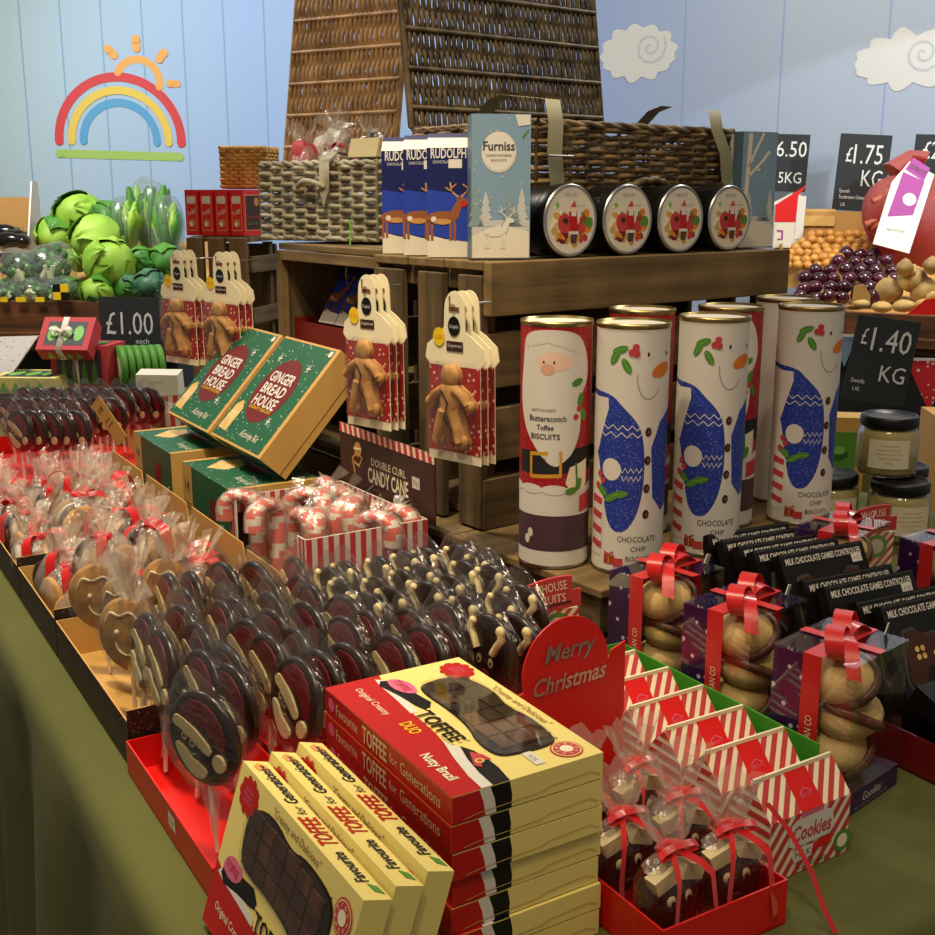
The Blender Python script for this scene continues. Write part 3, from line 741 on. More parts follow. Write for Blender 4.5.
hx, hy = .43, .30
hl = dep(532, 150, 1.60); lx = crx(hl)
hc = cl(lx + hx / 2, .09 + hy / 2 , .0015)
# the large hamper stands on the crate behind the tins
HW = .415; HD = .29
ham = hamper('wicker_hamper', cl(lx + HW / 2 - .005, .093 + HD / 2, .002), AC, HW, HD, .178, 'wicker', 0, 'large brown wicker hamper with open lid and two straps, behind the round tins', rows=19, stakes=13, rr=.0042, wick_lid='dark_wicker', lid_h=.36, lean=8)
for i, xx in enumerate((-.19, .145)):
    m = MB(); z = .178; pts = [(xx, .0, z + .012), (xx, -.03, z + .035), (xx, -.06, z + .042), (xx, -HD / 2 - .012, z + .03), (xx, -HD / 2 - .02, z + .0), (xx + .004 * i, -HD / 2 - .018, z - .04), (xx + .012 * (i + 1), -HD / 2 - .012, z - .085)]
    if i: pts[-1] = (xx + .04, -HD / 2 - .012, z - .075); pts[-2] = (xx + .025, -HD / 2 - .018, z - .035)
    m.ribbon(pts, (1, 0, 0), .028, 'strap'); e = pts[-1]; m.add([(e[0] - .014, e[1], e[2]), (e[0] + .014, e[1], e[2]), (e[0] + .003, e[1] + .001, e[2] - .018)], [(0, 1, 2)], 'strap'); m.build('strap', ham)
m = MB(); zz = .178
m.tube([(-.16 + .0, -HD / 2 - .024, zz - .045), (-.205, -HD / 2 - .022, zz - .045)], .0018, 'silver'); m.build('buckle', ham)
m = MB(); m.tube([(-.05 + .1 * i / 12, -HD / 2 - .012 - .014 * sin(pi * i / 12), .09 + .012 * sin(pi * i / 12) + .002 * sin(i * 2.2)) for i in range(13)], .006, 'dark_wicker'); m.build('handle', ham)
# pale grey hamper on the open fronted crate
v = on(345, 246.5, TOP)
A4 = rad(52)
gw, gd = .23, .17
def g_at(v, a, x, y): return Vector((v.x + cos(a) * x - sin(a) * y, v.y + sin(a) * x + cos(a) * y, TOP + .0025))
A4 = rad(60); a4d = A4
v = on(345, 246.0, TOP); 
# long side faces the left front
gh = hamper('wicker_hamper', g_at(v, A4, .085, .14) + Vector((.058, .045, 0)), A4 - rad(90), .255, .155, .135, 'grey_wicker', 0, 'pale grey wicker hamper with a tan lid, filled with wrapped sweets', rows=14, stakes=10, rr=.0045, wick_lid='tan_wicker', lid_h=.34, lean=10, brd='grey_wicker', lid=-.07)
m = MB(); m.ribbon([(.03, -.02, .15), (.032, -.07, .155), (.03, -.095, .14), (.028, -.095, .09)], (1, 0, 0), .022, 'grey_wicker'); m.add([(.017, -.095, .09), (.039, -.095, .09), (.026, -.095, .06)], [(0, 1, 2)], 'grey_wicker'); m.build('strap', gh)
m = MB(); m.tube([(-.03 + .06 * i / 10, -.095 - .012 * sin(pi * i / 10), .095 + .01 * sin(pi * i / 10)) for i in range(11)], .005, 'grey_wicker'); m.build('handle', gh)
m = MB(); m.tube([(.085, -.098, .04), (.086, -.101, .0), (.084, -.11, -.03), (.083, -.112, -.06)], .0016, 'light_green'); m.build('tie', gh)
gM = Matrix.Translation(gh.location) @ Matrix.Rotation(A4 - rad(90), 4, 'Z')
def inside(x, y, z): return gM @ Vector((x, y, z))
def crumple(m, c, r, mat, n=10, seed=0, squash=(1, 1, 1)):
    q = random.Random(seed)
    for i in range(n):
        a = q.uniform(0, 6.28); d_ = Vector((cos(a) * q.uniform(.4, 1), sin(a) * q.uniform(.4, 1), q.uniform(.2, 1)))
        p0 = Vector(c); p1 = p0 + Vector((d_.x * r * squash[0], d_.y * r * squash[1], d_.z * r * squash[2]))
        s_1 = Vector((q.uniform(-1, 1), q.uniform(-1, 1), q.uniform(-1, 1))) * r * .55
        m.add([p0, p1 - s_1, p1 + s_1 * .6 + Vector((0, 0, r * .2)), p0 + s_1 * .3], [(0, 1, 2), (0, 2, 3)], mat)
for i, (x, y, c_, lb) in enumerate(((-.02, .0, 'deep_red', 'dark red wrapped sweet bag leaning in the grey hamper'), (-.085, .0, 'rb_red', 'red wrapped sweet bag at the left inside the grey hamper'), (.04, .035, 'brown', 'brown wrapped sweet bag with white ties at the right of the grey hamper'), (-.05, .04, 'offwhite', 'pale wrapped sweet bag at the back of the grey hamper'))):
    p = thing('sweet_bag', lb, 'sweet bag', inside(x, y, .085 + .012 * i), R.uniform(0, 3))
    m = MB(); m.ball((0, 0, .03), (.034, .028, .05), c_, 14, 10, .18, i); m.build('contents', p)
    m = MB(); m.ball((0, 0, .03), (.037, .031, .053), 'crinkle', 12, 8, .2, i + 9); crumple(m, (0, 0, .075), .035, 'crinkle', 12, i); m.build('wrapper', p)
    if i in (0, 2): bow(p, w=.008, sz=.026, loc=(0, 0, .075), mat='offwhite' if i == 2 else 'ribbon', rz=i)
p = thing('sweet_box', 'small cream box with dark lettering lying on the hamper rim', 'box', inside(.085, -.03, .146), A4 + rad(-100))
m = MB(); m.prism(FR((.03, -.02, 0), (0, 1, 0), (0, 0, 1)), [(0, 0), (.05, 0), (.04, .032), (.01, .032)], .07, 'cream'); f = FR((0, .0, .032), (1, 0, 0), (0, 1, 0)); m.text(RIGHT(.03, 0, .015), 'FUDGE', .005, 0, .008, 'black', .001, w=.028); m.build('carton', p)
# straw basket on the red boxes
v = dep(249, 190, 2.5)
p = hamper('straw_basket', Vector((v.x, v.y + .02, TOP + .0965)), rad(-10), .10, .08, .085, 'straw', 0, 'small yellow straw basket behind the red boxes', rows=11, stakes=9, rr=.0035, brd='straw')
# red boxes
for i, px in enumerate((187, 199, 212, 226)):
    v = on(px + 6, 235.5, TOP)
    lb = ['small red sweet box at the far left end of the row on the narrow crate', 'small red sweet box, second from the left on the narrow crate', 'small red sweet box, third from the left on the narrow crate', 'small red sweet box at the right end of the row, its brown side showing'][i]
    if i == 0:
        p0 = p = thing('sweet_box', lb, 'box', (0, 0, 0), 0, 'small red boxes on the narrow crate')
        m = MB(); w, d, h = .045, .075, .095; m.box((0, 0, h / 2), (w, d, h), 'bright_red')
        f = FRONT(-d / 2); m.poly(f, rect(-.017, .01, .017, .08), 'rb_orange', .0003); m.poly(f, rect(-.015, .012, .015, .078), 'bright_red', .0005)
        for dx in (-.009, 0, .009): m.disc(f, dx, .074, .006, 'offwhite', .0007, ry=.009, n=8)
        m.text(f, 'Fudge', 0, .05, .01, 'offwhite', .0008, w=.026, rot=.4); m.poly(f, circ(0, .026, .011, .009, 10), 'tan', .0008); m.poly(f, circ(-.003, .024, .006, .005, 8), 'pale_cream', .001)
        g = RIGHT(w / 2); m.poly(g, rect(-.03, .01, .03, .085), 'rb_orange', .0003); m.poly(g, rect(-.028, .012, .028, .083), 'brown', .0005); m.disc(g, .014, .07, .009, 'tan', .0008); m.text(g, 'Butter Fudge', 0, .04, .008, 'rb_red', .0008, w=.05); m.text(g, 'ALL BUTTER', 0, .025, .005, 'grey', .0008, w=.04)
        m.build('carton', p)
    else: p = clone(p0, (0, 0, 0), 0, lb)
    p.location = Vector((C3.x, C3.y, TOP + .0006)) + x3 * (-.125 + i * .0345) + Vector((-sin(A3), cos(A3), 0)) * .05; p.rotation_euler = (0, 0, A3 - rad(8))
    p.scale = (.72, 1, 1)
# ================================================================ helpers for goods
def stripes(m, f, P, ang, pitch, w, mat, off=.0004):
    c, s_1 = cos(rad(ang)), sin(rad(ang)); Q = [(x * c + y * s_1, -x * s_1 + y * c) for x, y in P]
    x0 = min(p[0] for p in Q); x1 = max(p[0] for p in Q); k = math.floor(x0 / pitch)
    while k * pitch < x1:
        q = clipx(clipx(Q, k * pitch, 1), k * pitch + w, -1)
        if len(q) > 2: m.poly(f, [(x * c - y * s_1, x * s_1 + y * c) for x, y in q], mat, off)
        k += 1
def tray(name, label, v0, v1, u0, u1, h, mat, walls=None, inner=None, th=.0016, z=TABLE, cat='tray', group=None, rz=AT, loc=None):
    w, d = v1 - v0, u1 - u0; p = thing(name, label, cat, loc or UV((v0 + v1) / 2, (u0 + u1) / 2, z + .0006), rz, group)
    hs = walls or (h, h, h, h)   # front right back left
    m = MB(); m.box((0, 0, th / 2), (w, d, th), inner or mat)
    iw = inner or mat
    m.box((0, -d / 2 + th / 2, hs[0] / 2), (w, th, hs[0]), mat, mats=[mat, iw, mat, mat, iw, mat])
    m.box((w / 2 - th / 2, 0, hs[1] / 2), (th, d - 2 * th, hs[1]), mat, mats=[mat, iw, iw, mat, iw, iw])
    m.box((0, d / 2 - th / 2, hs[2] / 2), (w, th, hs[2]), mat, mats=[mat, iw, iw, mat, mat, mat])
    m.box((-w / 2 + th / 2, 0, hs[3] / 2), (th, d - 2 * th, hs[3]), mat, mats=[mat, iw, iw, iw, iw, mat])
    return p, m, w, d

# ================================================================ TOFFEE BOXES
BX, BY, BT = .21, .129, .0212
def toffee(label, loc, rot, red_side, group):
    p = thing('toffee_box', label, 'toffee box', loc, 0, group, rot)
    m = MB(); cc = 'cream_card'
    m.box((0, BY / 2, BT / 2), (BX, BY, BT - .0006), cc, mats=[cc, cc, 'red' if red_side else cc, cc, cc, cc])
    T = FR((-BX / 2, 0, BT - .0003), (1, 0, 0), (0, 1, 0))
    m.poly(T, [(0, 0), (BX, 0), (BX, .026), (.185, .027), (.155, .033), (.12, .038), (.03, .042), (0, .05)], 'red', .0002)
    m.poly(T, [(.135, .036), (.16, .03), (.19, .025), (BX, .024), (BX, .033), (.19, .034), (.165, .038), (.15, .042)], 'white', .0004)
    m.poly(T, [(.148, .043), (.17, .037), (.19, .034), (BX, .033), (BX, .047), (.19, .05), (.172, .05), (.16, .048)], 'black', .0005)
    m.poly(T, [(.012, .045), (.02, .04), (.045, .045), (.07, .048), (.085, .052), (.07, .062), (.04, .058), (.016, .056)], 'black', .0004)
    m.poly(T, sm([(.012, .05), (.03, .047), (.045, .052), (.05, .062), (.03, .066), (.016, .06)], 1), 'pink', .0006); m.text(T, 'TOFFEE', .03, .0565, .007, 'red', .0009, w=.024)
    m.poly(T, [(.006, .043), (.018, .041), (.05, .04), (.08, .038), (.08, .044), (.04, .05), (.012, .049)], 'white', .0003)
    # window with pieces of toffee
    Wp = [(.038, .068), (.055, .064), (.09, .066), (.125, .064), (.15, .056), (.178, .057), (.182, .075), (.183, .103), (.172, .113), (.13, .116), (.11, .110), (.075, .118), (.045, .112), (.032, .098), (.034, .08)]
    Wp = sm(Wp); m.poly(T, Wp, 'choc', .0003)
    q = random.Random(4 if red_side else 9)
    for i in range(6):
        for j in range(3):
            x, y = .052 + i * .0215, .073 + j * .0145 + (.002 if i < 4 else 0)
            if i > 4 and j == 2: y -= .003
            c_ = ('choc', 'choc_mid', 'choc_milk') if red_side else ('fudge', 'choc_mid', 'fudge')
            cm = 'choc_milk' if (red_side and i > 3) else ('choc' if red_side and j > 0 else q.choice(c_))
            m.box(T @ Vector((x, y, .0012)), (.0195, .0125, .0016), cm)
    m.poly(T, circ(.026, .112, .0155, .012, 18), 'red', .0008)
    for i in range(10): m.disc(T, .026 + .014 * cos(i * .63), .112 + .0105 * sin(i * .63), .0042, 'red', .0007)
    for dy in (-.004, 0, .004): m.text(T, ('SINCE', 'Finest', 'TOFFEE')[int(dy / .004) + 1], .026, .112 + dy, .0028, 'pink', .001, w=.015)
    m.disc(T, .193, .108, .0125, 'rb_red', .0006, n=24); m.disc(T, .193, .108, .0112, 'cream_card', .0008, n=24); m.disc(T, .193, .108, .0102, 'rb_red', .001, n=24); m.disc(T, .193, .108, .0052, 'pale_cream', .0012, n=16)
    for i in range(9): a = i * .7; m.text(T, 'TOFFEEMAN'[i], .193 + .0078 * cos(-a + 2), .108 + .0078 * sin(-a + 2), .0028, 'pale_cream', .0013)
    m.text(T, 'Original Creamy', .045, .022, .0065, 'pale_cream', .0007, w=.056); m.text(T, 'DUO', .103, .026, .0105, 'yellow', .0007, bold=True, w=.021)
    m.text(T, 'Nutty Brazil', .168, .014, .0085, 'pale_cream', .0007, bold=True, w=.044)
    m.text(T, 'TOFFEE', .112, .047, .0165, 'cream_card', .0009, bold=True, w=.064); m.text(T, 'TOFFEE', .1125, .0465, .0135, 'black', .0014, bold=True, w=.058)
    m.text(T, '"Creamy and Delicious"', .11, .1215, .006, 'mid_brown', .0007, w=.082, rot=.0, shear=.25); m.stroke(T, [(.164, .113), (.17, .109), (.176, .112)], .0012, 'black', .001)
    m.poly(T, [(.16, .044), (.168, .05), (.178, .052), (.176, .044), (.185, .04), (.18, .036)], 'rb_red', .0009)
    m.disc(T, .176, .043, .0035, 'cream_card', .0011); m.disc(T, .176, .043, .0022, 'rb_red', .0013)
    m.poly(T, rect(.182, .075, .202, .083), 'white', .0008); m.text(T, '4.25', .192, .079, .004, 'grey', .001)
    # long side
    f = FR((-BX / 2, 0, 0), (1, 0, 0), (0, 0, 1))
    a, c_, g = ('cream', 'cream', 'cream') if red_side else ('matt_black', 'red', 'matt_black')
    def line(F_, rev=False):
        m.text(F_, 'Favourite', .042, BT / 2, .0095, a, .0006, w=.040, bold=not red_side); m.text(F_, 'TOFFEE', .092, BT / 2, .0145, c_, .0006, bold=True, w=.042)
        m.text(F_, 'for', .124, BT / 2, .008, g, .0006, w=.013); m.text(F_, 'Generations', .165, BT / 2, .0105, g, .0006, w=.06, bold=not red_side)
    if red_side:
        line(f); m.disc(f, .0125, .0108, .006, 'pink', .0005, n=9)
        m.poly(f, rect(0, BT - .0012, BX, BT - .0004), 'orange', .0003)
        e = RIGHT(BX / 2); Pe = lambda y0, y1: [(y0, 0), (y1, 0), (y1 - .002, BT * .5), (y1 - .003, BT - .0006), (y0 - .003 if y0 else 0, BT - .0006)]
        m.poly(e, [(0, 0), (.027, 0), (.0255, .01), (.022, BT - .0008), (0, BT - .0008)], 'red', .0002); m.poly(e, [(.027, 0), (.036, 0), (.0345, .01), (.031, BT - .0008), (.022, BT - .0008), (.0255, .01)], 'white', .0002)
        m.poly(e, [(.036, 0), (.0485, 0), (.049, .01), (.047, BT - .0008), (.031, BT - .0008), (.0345, .01)], 'black', .0002)
        m.stroke(e, [(.01, .002), (.022, .0035), (.075, .0045), (.082, .007), (.118, .0085), (.126, .0045)], .0007, 'kraft', .0005)
    else:
        bk = FR((BX / 2, BY, 0), (-1, 0, 0), (0, 0, 1)); line(bk)
        m.poly(bk, [(.19, .006), (.2, .005), (.206, .011), (.2, .016), (.192, .015)], 'rb_orange', .0005); m.poly(bk, [(.193, .009), (.2, .008), (.2, .012)], 'brown', .0007)
        m.poly(bk, [(.006, .002), (.016, .003), (.02, .009), (.01, .008)], 'leaf', .0005)
    m.build('printed_box', p)
    m = MB(); m.poly(T, Wp, 'acetate', .0026); m.build('window', p)
    return p
RZT = AT - rad(90)
stk = []
NB = 7
U_c = (-.2505 - .037) / 2
for i in range(NB):
    j = R.uniform(-.0015, .0015)
    lb = {0: 'red and cream toffee box at the very bottom of the flat stack', NB - 1: 'red and cream toffee box with chocolate window, topmost of the flat stack'}.get(i, f'red and cream toffee box in the flat stack, {ORD[NB - 1 - i]} from the top')
    loc = UV(.0865 + j, U_c + R.uniform(-.0015, .0015), TABLE + .0006 + i * (BT + .0006)); rot = (0, 0, RZT + R.uniform(-.004, .004))
    if i == 0: tb = toffee(lb, loc, rot, True, 'toffee boxes in the flat stack')
    else: clone(tb, loc, 0, lb, rot=rot)
for i, (v_, u_) in enumerate(((-.022, -.190), (.002, -.187), (.027, -.183))):
    lb = 'cream toffee box standing on edge, ' + ('outermost of the three, its brown toffee window showing', 'middle of the three leaning on the stack', 'innermost of the three, touching the stack')[i]
    loc = UV(v_, u_, TABLE + .0008); rot = (rad(72.5), 0, RZT)
    if i == 0: tc = toffee(lb, loc, rot, False, 'cream toffee boxes leaning on the stack')
    else: clone(tc, loc, 0, lb, rot=rot)

# ================================================================ CHOCOLATE LOLLIES
tr1, m, w, d = tray('display_tray', 'shallow red card tray at the near end of the chocolate lollies', -.026, .083, -.066, .19, .034, 'bright_red', inner='bright_red')
m.poly(LEFT(-w / 2), rect(.01, .014, .03, .028), 'pale_cream', .0004); m.text(LEFT(-w / 2), '1.50', .02, .021, .006, 'grey', .0008); m.build('tray', tr1)
tr2, m, w, d = tray('display_tray', 'red card tray under the middle of the chocolate lollies, behind the toffee stack', .087, .385, -.03, .19, .034, 'bright_red'); m.build('tray', tr2)
tr3, m, w, d = tray('display_tray', 'red card tray under the far chocolate lollies in front of the candy cane box', .226, .43, .194, .355, .034, 'bright_red'); m.build('tray', tr3)
def lolly(kind):
    p = thing('chocolate_lolly', '', 'lolly', (0, 0, 0), 0, 'chocolate face lollies')
    zc = .105; r0 = .042; mx = Matrix.Translation((0, 0, zc)) @ Matrix.Rotation(rad(90), 4, 'X')
    m = MB(); m.lathe([(0, -.004), (r0 - .004, -.004), (r0 - .001, -.0025), (r0, 0), (r0 - .0015, .0035), (r0 - .005, .005), (0, .005)], 'choc', 32, mx)
    f = FR((0, -.0052, zc), (1, 0, 0), (0, 0, 1))
    def relief(P, mat, h=.0022): m.prism(FR((0, -.005 - h, zc), (1, 0, 0), (0, 0, 1)), P, h, mat)
    if kind == 0:
        relief(sm([(-.026, .018), (-.012, .034), (.008, .036), (.026, .022), (.032, .0), (.024, -.008), (.014, .006), (.0, .016), (-.014, .014)], 1), 'deep_red', .0012)
        relief(sm([(-.032, .012), (-.026, .021), (-.010, .014), (.004, .004), (.014, -.006), (.010, -.013), (-.004, -.004), (-.018, .006)], 1), 'cream')
        relief(circ(.022, -.016, .0072, .0078, 12), 'cream', .003)
        relief(sm([(-.031, -.004), (-.026, -.018), (-.012, -.033), (.002, -.034), (.006, -.026), (-.004, -.020), (-.014, -.016), (-.02, -.008)], 1), 'cream')
        for x, y in ((-.019, .001), (-.01, -.004)): m.disc(f, x, y, .0032, 'cream', .0006, ry=.004, n=10); m.disc(f, x, y, .0016, 'black', .0009, n=8)
        m.stroke(f, [(-.018, -.010), (-.012, -.014), (-.006, -.013)], .0012, 'cream', .0006)
    else:
        for sg in (-1, 1):
            m.tube([(sg * .012, -.0065, zc + .006), (sg * .018, -.0065, zc + .016), (sg * .024, -.0065, zc + .024), (sg * .02, -.0065, zc + .033)], [.0042, .0042, .0045, .0042], 'cream', 6)
            m.ball((sg * .021, -.0065, zc + .031), (.0062, .004, .0062) if sg > 0 else (.0045, .004, .0045), 'cream', 8, 6)
            m.disc(f, sg * .009, -.004, .004, 'cream', .0006, ry=.005, n=10); m.disc(f, sg * .009, -.005, .002, 'black', .0009, n=8)
        relief(circ(0, -.018, .007, .0055, 12), 'deep_red', .003); m.stroke(f, [(-.012, -.026), (0, -.031), (.012, -.026)], .0014, 'cream', .0006)
    m.build('chocolate_disc', p)
    m = MB(); m.tube([(0, 0, .003), (0, 0, .068)], .0022, 'stick', 8); m.build('stick', p)
    m = MB(); q = random.Random(kind + 3); n = 28
    for sd in (-1, 1):
        rings = []
        for k, (s1, dep_) in enumerate(((1.17, 0.0), (1.05, .0065), (.6, .0085), (.0, .0085))):
            ring_ = []
            for i in range(n):
                a = 2 * pi * i / n; rr_ = r0 * s1
                pk = 1 + (.28 * max(0, cos(a - pi / 2 - .25)) ** 10 if k < 1 else 0)
                ring_.append((rr_ * cos(a) * pk * (1 + q.uniform(-.02, .02)), sd * (dep_ + (q.uniform(0, .0016) if k else 0)), zc + rr_ * sin(a) * pk))
            rings.append(ring_)
        vs = [v_ for rg in rings for v_ in rg]
        m.add(vs, [(k * n + i, k * n + (i + 1) % n, (k + 1) * n + (i + 1) % n, (k + 1) * n + i) for k in range(3) for i in range(n)], 'film', True)
    m.add([(-.011, -.002, .06), (.011, .002, .06), (.005, -.003, .016), (-.006, .003, .014)], [(0, 1, 2, 3)], 'crinkle'); m.add([(-.009, .004, .06), (.009, -.004, .06), (.003, .004, .02), (-.002, -.004, .018)], [(0, 1, 2, 3)], 'crinkle')
    m.build('wrapper', p); return p
protoL = [lolly(0), lolly(1)]; usedL = [False, False]
rowsL = [(-.004, [.0], 'red tray'), (.038, [.038 + .035 * i for i in range(9)], 'nearest row'), (.098, [.014 + .035 * i for i in range(11)], 'second row'), (.158, [.004 + .036 * i for i in range(11)], 'third row'),
         (.222, [.0 + .036 * i for i in range(12)], 'fourth row'), (.276, [.07 + .036 * i for i in range(10)], 'fifth row'), (.34, [.055 + .036 * i for i in range(5)], 'farthest row')]
def put_lolly(kind, loc, rot, label):
    if not usedL[kind]:
        usedL[kind] = True; o = protoL[kind]; o.location = loc; o.rotation_euler = rot; o['label'] = label
    else: o = clone(protoL[kind], loc, 0, label, rot=rot)
    return o
for k, (u_, vs_, rn) in enumerate(rowsL):
    for i, v_ in enumerate(vs_):
        kind = 1 if (v_ > .20 and k >= 3) or (v_ > .26) else 0
        if k == 0: lb = 'single chocolate lolly standing at the front of the red tray'; th_ = rad(-38)
        else: lb = f'chocolate lolly, {ORD[i]} from left, {rn} of the main lolly display'; th_ = rad(-54)
        z = TABLE + (.003 if not (k >= 4 and v_ < .226) else .004) + R.uniform(0, .004)
        put_lolly(kind, UV(v_ + R.uniform(-.003, .003), u_ + R.uniform(-.005, .005), z), (rad(R.uniform(-9, 1)), rad(R.uniform(-5, 5)), th_ + R.uniform(-.12, .12)), lb).scale = (1, 1, .95 if k > 3 else 1)

# ---------------------------------------------------- brown boxes along the table edge
def brown_box(label, v0, v1, u0, u1, hl=.05, hr=.105):
    p, m, w, d = tray('display_box', label, v0, v1, u0, u1, .05, 'pattern_brown', walls=(.062, .002, .05, hl), inner='kraft', cat='display box', group='brown patterned display boxes along the cloth edge')
    h = hr; f = LEFT(w / 2 - .0008, 0, 0)
    P = [(-d / 2 + .004, 0), (d / 2 - .002, 0), (d / 2 - .002, h - .03), (d / 2 - .012, h), (-d / 2 + .012, h), (-d / 2 + .004, h - .03)]
    m.prism(f, P, .0016, 'kraft', 'kraft'); m.disc(f, d / 2 - .022, h - .025, .006, 'white', .0005, n=10)
    m.build('box', p); return p
brown_box('brown patterned display box nearest the viewer, holding round ginger biscuit lollies', -.022, .22, .196, .52)
brown_box('brown patterned display box in the middle of the row, full of ribboned biscuit bags', -.022, .225, .526, .762)
brown_box('brown patterned display box third along the row, full of ribboned biscuit bags', -.022, .225, .768, 1.0)
brown_box('brown patterned display box farthest along the cloth edge', -.022, .225, 1.006, 1.22)
# ginger lollies
def ginger(loc, rot, label, first=[None]):
    if first[0]: return clone(first[0], loc, 0, label, rot=rot)
    p = first[0] = thing('ginger_lolly', label, 'lolly', loc, 0, 'iced ginger biscuit lollies', rot)
    zc = .095; mx = Matrix.Translation((0, 0, zc)) @ Matrix.Rotation(rad(90), 4, 'X')
    m = MB(); m.lathe([(0, -.005), (.038, -.005), (.042, 0), (.038, .005), (0, .006)], 'ginger', 28, mx)
    f = FR((0, -.006, zc), (1, 0, 0), (0, 0, 1))
    m.tube([(.028 * cos(a), -.007, zc + .012 + .014 * sin(a) + .003 * sin(a * 6)) for a in [pi * i / 16 for i in range(17)]], .0013, 'pale_cream', 5)
    for sg in (-1, 1): m.ball((sg * .012, -.007, zc + .004), .003, 'pale_cream', 8, 6)
    m.tube([(.014 * cos(a), -.007, zc - .008 + .012 * sin(a)) for a in [pi + pi * i / 10 for i in range(11)]], .0013, 'pale_cream', 5)
    m.build('biscuit', p); m = MB(); m.tube([(0, 0, 0), (0, 0, .06)], .0022, 'stick', 8); m.build('stick', p)
    m = MB()
    for sd in (-1, 1):
        vs = [(0, sd * .010, zc)]; n = 24
        for s1, dp in ((.8, .009), (1.15, 0)):
            for i in range(n): a = 2 * pi * i / n; vs.append((.042 * s1 * cos(a), sd * dp, zc + .042 * s1 * sin(a)))
        m.add(vs, [(0, 1 + i, 1 + (i + 1) % n) for i in range(n)] + [(1 + i, 1 + n + i, 1 + n + (i + 1) % n, 1 + (i + 1) % n) for i in range(n)], 'film', True)
    crumple(m, (0, 0, zc + .035), .04, 'crinkle', 9, 3, (.7, .5, 1))
    m.build('wrapper', p); return p
for i, (v_, u_) in enumerate(((.012, .30), (.03, .37), (.02, .44), (.085, .41))):
    ginger(UV(v_, u_, TABLE + .004), (rad(R.uniform(-6, 6)), 0, rad(-20 + R.uniform(-14, 14))), ('smiling iced ginger biscuit lolly at the near left corner of the brown box' if i == 0 else f'iced ginger biscuit lolly, {ORD[i]} from the near corner of the nearest brown box'))
# bags of biscuits
def cookie_bag(loc, rot, label, first=[]):
    if len(first) >= 3: return clone(first[R.randrange(3)], loc, 0, label, rot=rot)
    sd = len(first); q = random.Random(sd + 40)
    p = thing('biscuit_bag', label, 'biscuit bag', loc, 0, 'ribboned biscuit bags in the brown boxes', rot); first.append(p)
    for i in range(5):
        m = MB(); mt = ('ginger', 'brown', 'offwhite', 'ginger', 'mid_brown')[(i + sd) % 5]
        mx = Matrix.Translation((-.026 + i * .013, 0, .034)) @ Matrix.Rotation(rad(90 + q.uniform(-12, 12)), 4, 'Y')
        m.lathe([(0, -.005), (.026, -.005), (.03, -.002), (.03, .002), (.026, .005), (0, .005)], mt, 20, mx)
        m.build('biscuit', p)
    m = MB(); m.ball((0, 0, .036), (.04, .036, .04), 'crinkle', 16, 10, .1, sd)
    m.build('wrapper', p)
    m = MB()
    for k in range(16):
        a = k / 16 * 2 * pi + q.uniform(-.2, .2); r1 = q.uniform(.018, .036); h = q.uniform(.03, .055); a2 = a + q.uniform(.3, .7)
        m.add([(.005 * cos(a), .005 * sin(a), .07), (r1 * cos(a), r1 * sin(a), .07 + h), (r1 * .8 * cos(a2), r1 * .8 * sin(a2), .07 + h * q.uniform(.8, 1.1)), (.005 * cos(a2), .005 * sin(a2), .07)], [(0, 1, 2, 3)], 'crinkle')
    m.build('gathered_top', p)
    m = MB()
    m.tube([(.009 * cos(a), .009 * sin(a), .072) for a in [2 * pi * i / 10 for i in range(11)]], .0055, 'ribbon', 6)
    for sg, aa in ((-1, q.uniform(-1.4, -.6)), (1, q.uniform(-1.4, -.2))):
        dx, dy = sg * cos(aa), sin(aa); pts = [(dx * .008, dy * .008, .073)]
        for t_ in range(1, 8): e = t_ / 7; pts.append((dx * (.01 + .034 * min(1, e * 1.6)), dy * (.01 + .034 * min(1, e * 1.6)), .073 + .02 * sin(e * 2.2) - .055 * e * e))
        m.ribbon(pts, (-dy, dx, .3), .014, 'ribbon')
    m.build('ribbon', p); return p
for bi, (u0, nu, nm) in enumerate(((.57, 3, 'middle'), (.812, 3, 'third'), (1.04, 3, 'farthest'))):
    for a in range(nu):
        for c in range(3):
            cookie_bag(UV(.022 + c * .077 + R.uniform(-.006, .006), u0 + a * .074 + R.uniform(-.006, .006), TABLE + .004), (0, rad(R.uniform(-6, 6)), rad(31 + R.uniform(-40, 40))),
                       f'ribboned biscuit bag, {ORD[c]} from the cloth edge, {ORD[a]} row of the {nm} box')
for i, (v_, u_) in enumerate(((.06, .60), (.14, .64), (.10, .71), (.07, .85), (.15, .89), (.10, .95))):
    cookie_bag(UV(v_, u_, TABLE + .052), (rad(R.uniform(-12, 12)), rad(R.uniform(-12, 12)), R.uniform(0, 6)), f'red ribboned biscuit bag lying on top of the others, {ORD[i]} from the near end')

# ================================================================ MERRY CHRISTMAS TRAY
hp, m, w, d = tray('display_tray', 'red card tray with a Merry Christmas header, holding bagged chocolate reindeer', .2225, .3475, -.315, -.11, .038, 'bright_red'); m.build('tray', hp)
m = MB(); f = FRONT(d / 2 - .002); zt = .147
P = [(-w / 2, .002), (w / 2, .002), (w / 2 + .0, zt + .002)] + [(w / 2 - .02, zt - .002)] + circ(-.002, zt + .0, .0455, .052, 20, rad(0), rad(180)) + [(-w / 2, zt - .01)]
P = [(-w / 2, .002), (w / 2, .002), (w / 2 - .002, zt + .018), (.044, zt + .012)] + circ(-.004, zt + .005, .0455, .048, 20, rad(-15), rad(195)) + [(-w / 2, zt - .012)]
m.prism(f, P, .0016, 'bright_red')
m.text(f, 'Merry', -.002, zt + .024, .016, 'foil_text', .0012, bold=True, w=.052, shear=.3, rot=.05); m.text(f, 'Christmas', -.002, zt - .004, .016, 'foil_text', .0012, bold=True, w=.078, shear=.3, rot=.05)
m.build('header_card', hp)
